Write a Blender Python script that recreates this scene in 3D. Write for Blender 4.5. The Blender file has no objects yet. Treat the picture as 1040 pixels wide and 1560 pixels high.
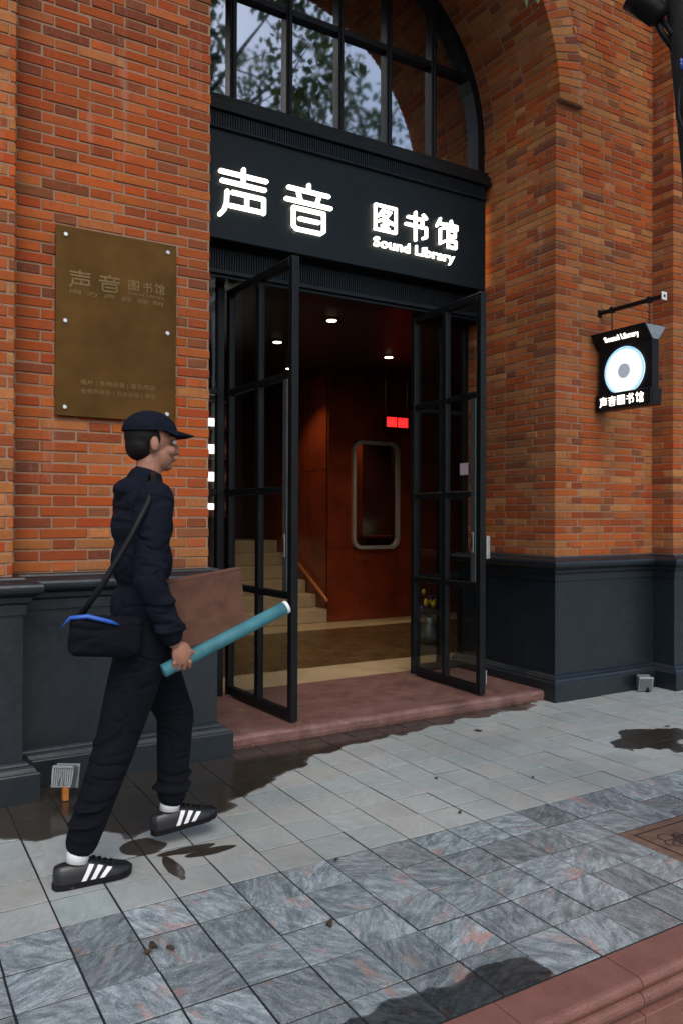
import bpy, bmesh, math, random
import numpy as np
from mathutils import Vector, Matrix
random.seed(7)
rng = np.random.default_rng(7)
scene = bpy.context.scene
col = scene.collection
R = math.radians

# ------------------------------------------------------------------ camera
CAM_H = 1.38
F_PX, YAW, PITCH, ROLL = 1193.49, 0.53716, 0.006273, 0.003644
fw = Vector((math.sin(YAW)*math.cos(PITCH), math.cos(YAW)*math.cos(PITCH), math.sin(PITCH)))
rt = Vector((math.cos(YAW), -math.sin(YAW), 0))
up = rt.cross(fw)
rt, up = rt*math.cos(ROLL)+up*math.sin(ROLL), -rt*math.sin(ROLL)+up*math.cos(ROLL)
cam_d = bpy.data.cameras.new('camera')
cam = bpy.data.objects.new('camera', cam_d); col.objects.link(cam)
cam_d.sensor_fit = 'VERTICAL'; cam_d.sensor_height = 36.0
cam_d.lens = F_PX/1560*36
cam_d.clip_start = 0.05; cam_d.clip_end = 2000
cam.matrix_world = Matrix(((rt.x, up.x, -fw.x, 0), (rt.y, up.y, -fw.y, 0), (rt.z, up.z, -fw.z, CAM_H), (0, 0, 0, 1)))
scene.camera = cam
def proj(p):
    q = Vector(p)-Vector((0, 0, CAM_H)); d = q.dot(fw)
    if d <= 0.05: return (-9999, -9999, d)
    return (520+F_PX*q.dot(rt)/d, 780-F_PX*q.dot(up)/d, d)

# ------------------------------------------------------------------ light
SUN_EL, SUN_AZ = R(48), R(197)      # azimuth clockwise from +Y: light comes from the street side
world = bpy.data.worlds.new('World'); scene.world = world; world.use_nodes = True
wn = world.node_tree
bg = wn.nodes['Background']
sky = wn.nodes.new('ShaderNodeTexSky'); sky.sky_type = 'NISHITA'; sky.sun_disc = False
sky.sun_elevation = SUN_EL; sky.sun_rotation = SUN_AZ
sky.air_density = 1.0; sky.dust_density = 2.6; sky.ozone_density = 1.0
wn.links.new(sky.outputs[0], bg.inputs[0]); bg.inputs[1].default_value = 0.15
sun_d = bpy.data.lights.new('sun', 'SUN'); sun_d.energy = 0.6; sun_d.angle = R(40); sun_d.color = (1, .96, .9)
sun = bpy.data.objects.new('sun', sun_d); col.objects.link(sun)
sd = Vector((math.sin(SUN_AZ)*math.cos(SUN_EL), math.cos(SUN_AZ)*math.cos(SUN_EL), math.sin(SUN_EL)))
sun.rotation_euler = sd.to_track_quat('Z', 'Y').to_euler()
vs = scene.view_settings
vs.view_transform = 'Standard'; vs.look = 'None'; vs.gamma = 1; vs.use_curve_mapping = False
vs.exposure = 0.6
cy = scene.cycles
cy.max_bounces = 8; cy.diffuse_bounces = 3; cy.glossy_bounces = 4; cy.transmission_bounces = 6; cy.transparent_max_bounces = 12
cy.caustics_reflective = False; cy.caustics_refractive = False
cy.sample_clamp_indirect = 4

# ------------------------------------------------------------------ material helpers
class NT:
    def __init__(s, name):
        s.m = bpy.data.materials.new(name); s.m.use_nodes = True
        s.t = s.m.node_tree; s.b = s.t.nodes['Principled BSDF']; s.out = s.t.nodes['Material Output']
    def n(s, typ, **kw):
        nd = s.t.nodes.new('ShaderNode'+typ)
        for k, v in kw.items():
            if k.startswith('_'): nd.inputs[int(k[1:])].default_value = v
            else: setattr(nd, k, v)
        return nd
    def l(s, a, b): s.t.links.new(a, b)
    def sock(s, nd, i, v):
        if isinstance(v, bpy.types.NodeSocket): s.l(v, nd.inputs[i])
        else: nd.inputs[i].default_value = v
    def math(s, op, a, b=0.0, clamp=False):
        nd = s.n('Math', operation=op, use_clamp=clamp); s.sock(nd, 0, a); s.sock(nd, 1, b); return nd.outputs[0]
    def mix(s, fac, a, b, blend='MIX'):
        nd = s.n('Mix', data_type='RGBA', blend_type=blend); s.sock(nd, 0, fac)
        for i, v in ((6, a), (7, b)):
            if isinstance(v, bpy.types.NodeSocket): s.l(v, nd.inputs[i])
            else: nd.inputs[i].default_value = (*v, 1) if len(v) == 3 else v
        return nd.outputs[2]
    def noise(s, vec, scale, detail=4, rough=.55, dist=0.0, out=0):
        nd = s.n('TexNoise'); nd.inputs['Scale'].default_value = scale; nd.inputs['Detail'].default_value = detail
        nd.inputs['Roughness'].default_value = rough; nd.inputs['Distortion'].default_value = dist
        if vec is not None: s.l(vec, nd.inputs['Vector'])
        return nd.outputs[out]
    def ramp(s, fac, stops, interp='LINEAR'):
        nd = s.n('ValToRGB'); s.l(fac, nd.inputs[0]); cr = nd.color_ramp; cr.interpolation = interp
        while len(cr.elements) < len(stops): cr.elements.new(.5)
        for e, (p, c) in zip(cr.elements, stops):
            e.position = p; e.color = (c, c, c, 1) if not hasattr(c, '__len__') else (*c, 1)
        return nd.outputs[0]
    def pos(s): return s.n('NewGeometry').outputs['Position']
    def bump(s, h, strength=.3, dist=.01):
        nd = s.n('Bump'); nd.inputs['Strength'].default_value = strength; nd.inputs['Distance'].default_value = dist
        s.l(h, nd.inputs['Height']); s.l(nd.outputs[0], s.b.inputs['Normal']); return nd
    def set(s, **kw):
        for k, v in kw.items():
            k = k.replace('_', ' ')
            if isinstance(v, bpy.types.NodeSocket): s.l(v, s.b.inputs[k])
            else: s.b.inputs[k].default_value = (*v, 1) if (hasattr(v, '__len__') and len(v) == 3) else v
        return s

def simple(name, c, rough=.5, metal=0.0, var=.25, scale=12, bump=.0, bscale=60, coat=0.0, spec=.5):
    t = NT(name); p = t.pos()
    nz = t.noise(p, scale, 5)
    c2 = tuple(x*(1-var) for x in c); c3 = tuple(min(1, x*(1+var)) for x in c)
    t.set(Base_Color=t.mix(t.ramp(nz, [(.3, 0), (.7, 1)]), c2, c3), Metallic=metal, Specular_IOR_Level=spec)
    t.set(Roughness=t.math('ADD', t.math('MULTIPLY', t.noise(p, scale*2.3, 3), .24), rough-.12, True))
    if coat: t.set(Coat_Weight=coat, Coat_Roughness=.12)
    if bump: t.bump(t.noise(p, bscale, 4), bump, .004)
    return t.m
def emit(name, c, strength):
    t = NT(name); t.set(Base_Color=(.8, .8, .8), Emission_Color=c, Emission_Strength=strength, Roughness=.5); return t.m
def glass(name, ior, tint=(.85, .9, .9), rough=.004):
    t = NT(name); t.t.nodes.remove(t.b)
    fr = t.n('Fresnel'); fr.inputs[0].default_value = ior
    tr = t.n('BsdfTransparent'); tr.inputs[0].default_value = (*tint, 1)
    gl = t.n('BsdfGlossy'); gl.inputs['Roughness'].default_value = rough; gl.inputs[0].default_value = (.93, .97, 1, 1)
    bp = t.n('Bump'); bp.inputs['Strength'].default_value = .012; bp.inputs['Distance'].default_value = .02
    t.l(t.noise(t.pos(), 2.2, 1), bp.inputs['Height']); t.l(bp.outputs[0], gl.inputs['Normal'])
    bf = t.n('NewGeometry').outputs['Backfacing']
    fac = t.math('MULTIPLY', fr.outputs[0], t.math('SUBTRACT', 1.0, bf))
    mx = t.n('MixShader'); t.l(fac, mx.inputs[0]); t.l(tr.outputs[0], mx.inputs[1]); t.l(gl.outputs[0], mx.inputs[2])
    t.l(mx.outputs[0], t.out.inputs[0]); return t.m

def m_brick():
    t = NT('brick'); p = t.pos()
    at = t.n('Attribute', attribute_name='tone'); c = at.outputs['Color']
    mott = t.noise(p, 55, 6, .65)
    c = t.mix(t.ramp(mott, [(.35, 0), (.75, .5)]), c, (.36, .09, .022))
    spots = t.ramp(t.noise(p, 160, 3), [(.62, 0), (.72, .6)])
    c = t.mix(spots, c, (.07, .035, .03))
    big = t.ramp(t.noise(p, 1.3, 4, .6), [(.35, 0), (.7, 1)])
    c = t.mix(t.math('MULTIPLY', big, .3), c, (.30, .105, .03))
    lime = t.math('MULTIPLY', t.ramp(t.noise(p, 7, 6, .7), [(.62, 0), (.8, 1)]), .22)
    c = t.mix(lime, c, (.45, .34, .26))
    soot = t.math('MULTIPLY', t.ramp(t.noise(p, .75, 6, .68, .3), [(.42, 0), (.72, 1)]), .55)
    c = t.mix(soot, c, (.13, .055, .032))
    fine = t.math('MULTIPLY', t.ramp(t.noise(p, 22, 7, .75, .8), [(.5, 0), (.68, 1)]), .45)
    c = t.mix(fine, c, (.17, .065, .035))
    mv = t.n('Mapping'); t.l(p, mv.inputs[0]); mv.inputs['Scale'].default_value = (9, 9, .9)
    run = t.math('MULTIPLY', t.ramp(t.noise(mv.outputs[0], 1.0, 5, .65, .3), [(.60, 0), (.72, 1)]), .26)
    c = t.mix(run, c, (.44, .33, .26))
    run2 = t.math('MULTIPLY', t.ramp(t.noise(mv.outputs[0], 1.7, 5, .7, .2), [(.58, 0), (.74, 1)]), .4)
    c = t.mix(run2, c, (.09, .042, .028))
    t.set(Base_Color=c, Roughness=.88, Specular_IOR_Level=.1)
    h = t.math('ADD', t.noise(p, 90, 6, .7), t.math('MULTIPLY', t.noise(p, 28, 3), .8))
    t.bump(h, .5, .004); return t.m
def m_mortar():
    t = NT('mortar'); p = t.pos(); n = t.noise(p, 30, 6, .7)
    t.set(Base_Color=t.mix(n, (.18, .108, .068), (.38, .245, .165)), Roughness=.95, Specular_IOR_Level=.1)
    t.bump(t.noise(p, 140, 4), .6, .004); return t.m
def m_plinth():
    t = NT('plinth_paint'); p = t.pos()
    n = t.ramp(t.noise(p, 3, 6, .65), [(.3, 0), (.75, 1)])
    c = t.mix(n, (.0035, .0072, .0105), (.0085, .0148, .0198))
    dust = t.math('MULTIPLY', t.ramp(t.noise(p, 26, 6, .7), [(.5, 0), (.8, 1)]), .3)
    c = t.mix(dust, c, (.034, .044, .049))
    fl = t.math('MULTIPLY', t.ramp(t.noise(p, 48, 5, .8, 1.5), [(.66, 0), (.72, 1)]), .55)
    c = t.mix(fl, c, (.10, .115, .12))
    t.set(Base_Color=c, Specular_IOR_Level=.6, Roughness=t.math('ADD', t.math('MULTIPLY', t.noise(p, 18, 4), .34), .20))
    t.bump(t.math('ADD', t.noise(p, 75, 5, .7), t.math('MULTIPLY', t.noise(p, 9, 3), 1.2)), .35, .004); return t.m

def wet_mask(t):
    """Puddle outline in place coordinates: along the building line, two pools on the paving and one by the kerb."""
    p = t.pos(); sx = t.n('SeparateXYZ'); t.l(p, sx.inputs[0]); X, Y = sx.outputs[0], sx.outputs[1]
    n1 = t.math('MULTIPLY', t.math('SUBTRACT', t.noise(p, 4.0, 2, .45), .5), .55)
    n2 = t.math('MULTIPLY', t.math('SUBTRACT', t.noise(p, 13, 2, .4), .5), .14)
    n3 = t.math('ADD', n1, n2)
    xs = t.math('DIVIDE', X, 5.0)
    pts = [(0, 3.62), (.5, 3.62), (.75, 3.5), (.95, 3.36), (1.3, 3.42), (1.6, 3.55), (1.84, 3.72), (2.15, 3.92), (2.42, 4.02), (3.0, 4.13), (4.1, 4.22), (5, 4.5)]
    line = t.math('ADD', t.math('MULTIPLY', t.ramp(xs, [(x/5, (y-3)/1.5) for x, y in pts]), 1.5), 3.0)
    m = t.math('SUBTRACT', t.math('ADD', Y, t.math('MULTIPLY', n3, .55)), line)
    m = t.math('MULTIPLY', m, 3.0)
    def blob(cx, cy, rx, ry):
        dx = t.math('DIVIDE', t.math('SUBTRACT', X, cx), rx); dy = t.math('DIVIDE', t.math('SUBTRACT', Y, cy), ry)
        d = t.math('SQRT', t.math('ADD', t.math('MULTIPLY', dx, dx), t.math('MULTIPLY', dy, dy)))
        return t.math('SUBTRACT', 1.0, t.math('ADD', d, t.math('MULTIPLY', n3, 3.0)))
    for b in ((4.20, 3.22, .34, .20), (4.62, 3.10, .25, .14), (.95, 3.24, .10, .10), (1.12, 3.12, .16, .035), (1.02, 3.02, .03, .12), (1.22, 3.06, .12, .035), (1.35, 1.74, .26, .12), (1.62, 1.75, .16, .10), (1.05, 1.72, .2, .1)):
        m = t.math('MAXIMUM', m, blob(*b))
    return t.ramp(m, [(.0, 0), (.025, .75), (.10, 1)])
def m_tile(name, polished):
    t = NT(name); p = t.pos()
    oi = t.n('ObjectInfo'); rnd = oi.outputs['Random']
    vr = t.n('VectorRotate', rotation_type='Z_AXIS'); t.l(p, vr.inputs['Vector'])
    t.l(t.math('MULTIPLY', rnd, 6.28), vr.inputs['Angle'])
    add = t.n('VectorMath', operation='ADD'); t.l(vr.outputs[0], add.inputs[0])
    cb = t.n('CombineXYZ'); t.l(t.math('MULTIPLY', rnd, 91), cb.inputs[0]); t.l(t.math('MULTIPLY', rnd, 53), cb.inputs[1]); t.l(cb.outputs[0], add.inputs[1])
    mp = t.n('Mapping'); t.l(add.outputs[0], mp.inputs[0]); mp.inputs['Scale'].default_value = (1, 2.7, 1)
    v = mp.outputs[0]
    n1 = t.noise(v, 5.5, 6, .62, 1.2); n2 = t.noise(v, 2.7, 4, .5, 2.0); n3 = t.noise(p, 210, 3, .7); n4 = t.noise(v, 17, 5, .65, .6)
    g1 = t.mix(t.ramp(n1, [(.32, 0), (.66, 1)]), (.085, .124, .142), (.39, .455, .465))
    g1 = t.mix(t.ramp(n4, [(.45, 0), (.68, .6)]), g1, (.54, .60, .60))
    band = t.ramp(t.noise(v, 3.4, 3, .5, 2.6), [(.41, 0), (.48, .42), (.52, .42), (.59, 0)])
    g1 = t.mix(band, g1, (.070, .092, .102))
    pk = t.math('MULTIPLY', t.ramp(n2, [(.56, 0), (.66, 1)]), t.ramp(t.noise(add.outputs[0], 4.2, 3), [(.45, 0), (.62, .75)]))
    g1 = t.mix(pk, g1, (.48, .25, .20))
    tone = t.math('ADD', t.math('MULTIPLY', t.math('FRACT', t.math('MULTIPLY', rnd, 17.3)), .62), .68)
    hsv = t.n('HueSaturation'); t.l(tone, hsv.inputs['Value']); t.l(g1, hsv.inputs['Color']); g1 = hsv.outputs[0]
    g1 = t.mix(t.ramp(n3, [(.42, .0), (.66, .55)]), g1, (.05, .06, .065))
    g1 = t.mix(t.ramp(t.noise(p, 330, 2, .6), [(.56, .0), (.68, .5)]), g1, (.55, .58, .57))
    if not polished:
        film = t.ramp(t.noise(p, 2.4, 5, .6), [(.25, .50), (.7, .88)])
        ft = t.mix(t.math('FRACT', t.math('MULTIPLY', rnd, 7.7)), (.355, .41, .39), (.425, .425, .385))
        g1 = t.mix(film, g1, ft)
        stain = t.math('MULTIPLY', t.ramp(t.noise(p, 5, 5, .65, .4), [(.55, 0), (.75, 1)]), .28)
        g1 = t.mix(stain, g1, (.22, .19, .15))
    grime = t.math('MULTIPLY', t.ramp(t.noise(p, 1.1, 5, .6), [(.4, 0), (.75, 1)]), .35)
    g1 = t.mix(grime, g1, (.10, .11, .112))
    w = wet_mask(t)
    dark = t.mix(1.0, g1, (.115, .088, .068) if not polished else (.22, .225, .23), 'MULTIPLY')
    c = t.mix(w, g1, dark)
    t.set(Base_Color=c)
    rdry = t.math('ADD', t.math('MULTIPLY', t.noise(p, 23, 4), .3), .08 if polished else .28)
    mr = t.n('Mix', data_type='FLOAT'); t.l(w, mr.inputs[0]); t.l(rdry, mr.inputs[2]); mr.inputs[3].default_value = .085
    t.set(Roughness=mr.outputs[0])
    bs = t.bump(t.math('ADD', t.noise(p, 120, 4, .7), t.math('MULTIPLY', t.noise(p, 14, 3), .8)), .12, .003)
    return t.m

M = {}
M['brick'] = m_brick(); M['mortar'] = m_mortar(); M['plinth'] = m_plinth()
M['tile_pol'] = m_tile('granite_polished', True); M['tile_dust'] = m_tile('granite_dusty', False)
M['joint'] = simple('joint_dirt', (.010, .011, .010), .8, var=.4, scale=30, bump=.4)
M['frame'] = simple('black_metal', (.006, .007, .008), .36, .0, spec=.22, var=.35, scale=9, bump=.06, bscale=200)
M['sign'] = simple('sign_metal', (.0055, .0105, .014), .42, .0, spec=.22, var=.15, scale=4)
M['glass'] = glass('door_glass', 1.4, (.86, .88, .88))
M['wglass'] = glass('window_glass', 5.5, (.3, .33, .35), .035)
M['white_lit'] = emit('lit_white', (1, .94, .80), 1.9)
M['disc_lit'] = emit('lit_disc', (.80, .95, 1), .7)
M['rim_lit'] = emit('lit_rim', (.16, .60, 1), .55)
M['disc_mid'] = emit('lit_label', (.16, .38, .55), .16)
M['strip_lit'] = emit('lit_warm_strip', (1, .62, .25), 1.8)
M['down_lit'] = emit('lit_downlight', (1, .82, .55), 6)
M['exit_lit'] = emit('lit_exit', (1, .01, .012), 1.2)
M['shelf_lit'] = emit('lit_shelf', (1, .96, .9), 2)
M['brass'] = simple('aged_brass', (.090, .046, .011), .6, .85, var=.22, scale=5, bump=.08, bscale=90)
M['brass_light'] = simple('engraving', (.16, .105, .036), .5, .5, var=.15)
M['steel'] = simple('steel', (.55, .55, .53), .3, .9, var=.1)
M['step'] = simple('red_step', (.20, .082, .072), .55, var=.45, scale=6, bump=.35, bscale=45)
M['kerb'] = simple('red_granite', (.235, .088, .068), .42, var=.25, scale=14, bump=.18, bscale=160)
def m_kerb():
    t = NT('red_granite'); p = t.pos()
    c = t.mix(t.ramp(t.noise(p, 6, 6, .65), [(.3, 0), (.7, 1)]), (.165, .070, .054), (.245, .112, .088))
    c = t.mix(t.ramp(t.noise(p, 230, 3, .7), [(.5, 0), (.62, .6)]), c, (.07, .034, .03))
    c = t.mix(t.ramp(t.noise(p, 310, 2, .7), [(.58, 0), (.68, .5)]), c, (.36, .22, .19))
    c = t.mix(t.math('MULTIPLY', t.ramp(t.noise(p, 3, 6, .7, .5), [(.5, 0), (.75, 1)]), .4), c, (.10, .065, .055))
    t.set(Base_Color=c, Roughness=t.math('ADD', t.math('MULTIPLY', t.noise(p, 12, 4), .3), .28), Specular_IOR_Level=.35)
    t.bump(t.noise(p, 170, 4, .7), .2, .003); return t.m
M['kerb'] = m_kerb()
M['asphalt'] = simple('asphalt', (.05, .05, .052), .8, var=.3, scale=40, bump=.5, bscale=120)
M['wood'] = simple('red_wood', (.22, .036, .012), .32, var=.35, scale=3, coat=.3)
M['wood_dark'] = simple('dark_wood', (.05, .012, .007), .4, var=.3, scale=3)
M['rail'] = simple('orange_rail', (.55, .17, .04), .35, var=.1)
M['dark_room'] = simple('dark_plaster', (.022, .013, .011), .7, var=.2)
M['pale_wall'] = simple('pale_plaster', (.5, .46, .4), .8, var=.05)
M['stone_beige'] = simple('beige_stone', (.42, .32, .19), .4, var=.12, scale=5)
M['floor_tile'] = simple('brown_floor', (.088, .052, .022), .3, var=.4, scale=6)
M['pale_metal'] = simple('pale_metal', (.52, .49, .44), .4, .3, var=.08)
M['ceiling'] = simple('lacquered_ceiling', (.026, .012, .008), .48, var=.1)
M['foyer_joint'] = simple('foyer_joint', (.17, .115, .06), .6, var=.2)
M['grey_alu'] = simple('grey_aluminium', (.26, .28, .28), .42, .5, var=.15, bump=.05)
M['orange_rust'] = simple('orange_bracket', (.42, .14, .02), .6, var=.3)
M['bronze'] = simple('bronze_cover', (.20, .125, .085), .55, .3, var=.25, scale=20, bump=.2, bscale=80)
M['bronze_dk'] = simple('bronze_relief', (.06, .036, .028), .6, .3, var=.2)
M['black'] = simple('black_plastic', (.008, .008, .009), .45, spec=.15, var=.2)
M['white'] = simple('white_fabric', (.75, .75, .76), .7, var=.05)
M['blue'] = simple('blue_plastic', (.02, .09, .42), .4, var=.1)
M['bark'] = simple('bark', (.014, .011, .009), .9, var=.5, scale=25, bump=.9, bscale=30)
M['jacket'] = simple('navy_cloth', (.011, .014, .023), .85, spec=.15, var=.3, scale=30, bump=.35, bscale=220)
M['trouser'] = simple('black_cloth', (.008, .009, .014), .88, spec=.15, var=.3, scale=30, bump=.35, bscale=220)
M['skin'] = simple('skin', (.46, .24, .165), .55, var=.12, scale=40)
M['hair'] = simple('black_hair', (.008, .007, .007), .6, spec=.15, var=.3, scale=90, bump=.5, bscale=200)
M['shoe'] = simple('black_leather', (.009, .010, .012), .33, var=.2, scale=20, bump=.12, bscale=150)
M['kraft'] = simple('kraft_board', (.17, .085, .055), .75, var=.15, scale=10)
M['teal'] = simple('teal_paper', (.07, .27, .31), .55, var=.12, scale=10)
M['eye'] = simple('eye_white', (.7, .68, .65), .3, var=.02)
M['lip'] = simple('lip', (.36, .13, .11), .5, var=.05)
M['yellow'] = simple('yellow_petal', (.65, .48, .03), .6, var=.2)
M['purple'] = simple('purple_petal', (.10, .05, .25), .6, var=.2)
M['sticker'] = simple('pale_sticker', (.45, .34, .38), .5, var=.05)
M['drip'] = simple('white_paint', (.6, .6, .58), .6, var=.1)
M['led_off'] = simple('lamp_lens', (.10, .12, .12), .12, var=.1)
def leaf_mat(name, a, b):
    t = NT(name); oi = t.n('Attribute', attribute_name='tone')
    t.set(Base_Color=t.mix(oi.outputs['Fac'], a, b), Roughness=.45)
    t.set(Transmission_Weight=0.0); 
    tl = t.n('BsdfTranslucent'); t.l(t.mix(oi.outputs['Fac'], a, b), tl.inputs[0])
    mx = t.n('MixShader'); mx.inputs[0].default_value = .3
    t.l(t.b.outputs[0], mx.inputs[1]); t.l(tl.outputs[0], mx.inputs[2]); t.l(mx.outputs[0], t.out.inputs[0]); return t.m
M['leaf'] = leaf_mat('leaf', (.025, .055, .012), (.10, .16, .03))
M['leaf2'] = leaf_mat('leaf_far', (.03, .075, .014), (.12, .20, .035))

# ------------------------------------------------------------------ mesh helpers
class MB:
    def __init__(s): s.v = []; s.f = []; s.c = []
    def add(s, vs, fs, c=None):
        o = len(s.v); s.v += [tuple(x) for x in vs]; s.f += [tuple(i+o for i in f) for f in fs]
        s.c += [c]*len(vs); return s
    def box(s, x0, x1, y0, y1, z0, z1, c=None):
        return s.add([(x0,y0,z0),(x1,y0,z0),(x1,y1,z0),(x0,y1,z0),(x0,y0,z1),(x1,y0,z1),(x1,y1,z1),(x0,y1,z1)],
                     [(0,3,2,1),(4,5,6,7),(0,1,5,4),(1,2,6,5),(2,3,7,6),(3,0,4,7)], c)
    def cbox(s, x0, x1, y0, y1, z0, z1, ch=.003, c=None):
        """box with every edge chamfered"""
        vs, idx = [], {}
        X = (x0, x1); Yy = (y0, y1); Z = (z0, z1)
        for i in (0, 1):
            for j in (0, 1):
                for k in (0, 1):
                    sx, sy, sz = (1, -1)[i], (1, -1)[j], (1, -1)[k]
                    for a, d in (('x', (0, 1, 1)), ('y', (1, 0, 1)), ('z', (1, 1, 0))):
                        idx[(i, j, k, a)] = len(vs)
                        vs.append((X[i]+sx*ch*d[0], Yy[j]+sy*ch*d[1], Z[k]+sz*ch*d[2]))
        q = lambda *t: tuple(idx[x] for x in t)
        fs = []
        for i in (0, 1): fs.append(q((i,0,0,'x'),(i,1,0,'x'),(i,1,1,'x'),(i,0,1,'x')))
        for j in (0, 1): fs.append(q((0,j,0,'y'),(1,j,0,'y'),(1,j,1,'y'),(0,j,1,'y')))
        for k in (0, 1): fs.append(q((0,0,k,'z'),(1,0,k,'z'),(1,1,k,'z'),(0,1,k,'z')))
        for a in (0, 1):
            for b in (0, 1):
                fs.append(q((a,b,0,'x'),(a,b,1,'x'),(a,b,1,'y'),(a,b,0,'y')))
                fs.append(q((a,0,b,'x'),(a,1,b,'x'),(a,1,b,'z'),(a,0,b,'z')))
                fs.append(q((0,a,b,'y'),(1,a,b,'y'),(1,a,b,'z'),(0,a,b,'z')))
                for k in (0, 1): fs.append(q((a,b,k,'x'),(a,b,k,'y'),(a,b,k,'z')))
        return s.add(vs, fs, c)
    def prism(s, poly, fn, d0, d1):
        """poly: list of 2D pts, fn(a,b,d)->3D"""
        n = len(poly); vs = [fn(a, b, d0) for a, b in poly]+[fn(a, b, d1) for a, b in poly]
        fs = [tuple(range(n)), tuple(range(2*n-1, n-1, -1))]+[(i, (i+1) % n, n+(i+1) % n, n+i) for i in range(n)]
        return s.add(vs, fs)
    def tube(s, pts, r, n=8, caps=True):
        pts = [Vector(p) for p in pts]; rr = r if hasattr(r, '__len__') else [r]*len(pts)
        o = len(s.v); prev = None
        for i, p in enumerate(pts):
            d = (pts[min(i+1, len(pts)-1)]-pts[max(i-1, 0)]).normalized()
            a = d.orthogonal().normalized() if prev is None else (prev-d*prev.dot(d)).normalized()
            prev = a; b = d.cross(a)
            for k in range(n):
                t = 2*math.pi*k/n; s.v.append(tuple(p+(a*math.cos(t)+b*math.sin(t))*rr[i])); s.c.append(None)
        for i in range(len(pts)-1):
            for k in range(n):
                s.f.append((o+i*n+k, o+i*n+(k+1) % n, o+(i+1)*n+(k+1) % n, o+(i+1)*n+k))
        if caps:
            s.f.append(tuple(o+k for k in range(n))[::-1]); e = o+(len(pts)-1)*n; s.f.append(tuple(e+k for k in range(n)))
        return s
    def sphere(s, c, r, nu=14, nv=10):
        c = Vector(c); r = r if hasattr(r, '__len__') else (r, r, r); o = len(s.v)
        vs = [(c.x, c.y, c.z+r[2])]
        for j in range(1, nv):
            ph = math.pi*j/nv
            for i in range(nu):
                th = 2*math.pi*i/nu
                vs.append((c.x+r[0]*math.sin(ph)*math.cos(th), c.y+r[1]*math.sin(ph)*math.sin(th), c.z+r[2]*math.cos(ph)))
        vs.append((c.x, c.y, c.z-r[2])); L = len(vs)-1; fs = []
        for i in range(nu):
            k = (i+1) % nu; fs.append((0, 1+i, 1+k)); fs.append((L, L-nu+k, L-nu+i))
            for j in range(nv-2):
                a = 1+j*nu; fs.append((a+i, a+nu+i, a+nu+k, a+k))
        return s.add(vs, fs)
    def xf(s, mat, i0=0):
        for i in range(i0, len(s.v)): s.v[i] = tuple(mat @ Vector(s.v[i]))
        return s
    def mesh(s, name, smooth=False, fix=True):
        me = bpy.data.meshes.new(name); me.from_pydata(s.v, [], s.f)
        if fix:
            bm = bmesh.new(); bm.from_mesh(me); bmesh.ops.recalc_face_normals(bm, faces=bm.faces); bm.to_mesh(me); bm.free()
        if any(x is not None for x in s.c):
            at = me.color_attributes.new('tone', 'FLOAT_COLOR', 'POINT')
            at.data.foreach_set('color', np.array([(*(x or (1, 1, 1)), 1) for x in s.c], dtype=np.float32).ravel())
        if smooth: me.polygons.foreach_set('use_smooth', [True]*len(me.polygons))
        me.update(); return me
    def build(s, name, mat, parent=None, smooth=False, fix=True, origin=None):
        if origin is not None:
            o = Vector(origin); s.v = [tuple(Vector(p)-o) for p in s.v]
        me = s.mesh(name, smooth, fix); me.materials.append(mat if not isinstance(mat, str) else M[mat])
        ob = bpy.data.objects.new(name, me); col.objects.link(ob)
        if origin is not None: ob.location = origin
        if parent is not None:
            ob.parent = parent; ob.matrix_parent_inverse = parent_inv(parent)
        return ob
def parent_inv(p):
    m = Matrix.Identity(4); q = p; chain = []
    while q is not None: chain.append(q); q = q.parent
    for q in reversed(chain):
        m = m @ (q.matrix_parent_inverse if q.parent else Matrix.Identity(4)) @ Matrix.LocRotScale(q.location, q.rotation_euler, q.scale)
    return m.inverted()
def weld(o):
    bm = bmesh.new(); bm.from_mesh(o.data); bmesh.ops.remove_doubles(bm, verts=bm.verts, dist=1e-4); bmesh.ops.recalc_face_normals(bm, faces=bm.faces)
    bm.to_mesh(o.data); bm.free(); o.data.update(); return o
def tag(o, label=None, cat=None, group=None, kind=None):
    if label: o['label'] = label
    if cat: o['category'] = cat
    if group: o['group'] = group
    if kind: o['kind'] = kind
    return o
def thing(name, loc, label, cat, group=None):
    o = bpy.data.objects.new(name, None); col.objects.link(o); o.location = loc; o.empty_display_size = .1
    return tag(o, label, cat, group)

# ------------------------------------------------------------------ key dimensions (metres)
YB = 4.313            # brick face of the wall bays
YP = 4.112            # brick face of the pilasters
XL, XR = 1.673, 4.468 # door opening
XPL, XPR = .585, 5.597
ZC0 = 1.085           # top of plinth / first course
CH = .0575            # course height
ZS, CX, AR = 4.58, (XL+XR)/2, (XR-XL)/2   # arch springing, centre, radius
RO = AR+.267
YF = 5.2              # glazing plane
ZT = 6.6              # top of what is built
JT = .009
STEP = .075

# ------------------------------------------------------------------ ground
tag(MB().box(-400, 400, -400, 1.5, -1.0, -.34).build('road', 'asphalt'), kind='structure')
pav = tag(MB().box(-60, 60, 1.68, 4.6, -.4, -.0035).build('pavement', 'joint'), kind='structure')
TX, TY, TX0, TY0 = .2044, .2078, .547, 2.954
cells = []
for i in range(-40, 60):
    for j in range(-7, 6):
        x0, y1 = TX0+i*TX, TY0-j*TY; y0 = y1-TY
        if 11 <= i <= 13 and 3 <= j <= 4: continue          # the service cover sits here
        a = [proj((x, y, 0)) for x in (x0, x0+TX) for y in (y0, y1)]
        xs = [q[0] for q in a]; ys = [q[1] for q in a]
        vis = min(q[2] for q in a) > .3 and max(xs) > 0 and min(xs) < 1040 and min(ys) < 1560 and y0 < 4.3
        area = (max(xs)-min(xs))*(max(ys)-min(ys)) if vis else 0
        cells.append((area, i, j, x0, y0))
cells.sort(reverse=True)
def tile_box(mb, x0, y0, dz=0): mb.cbox(x0+.0036, x0+TX-.0036, y0+.0036, y0+TY-.0036, -.03, dz, .0007)
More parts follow.
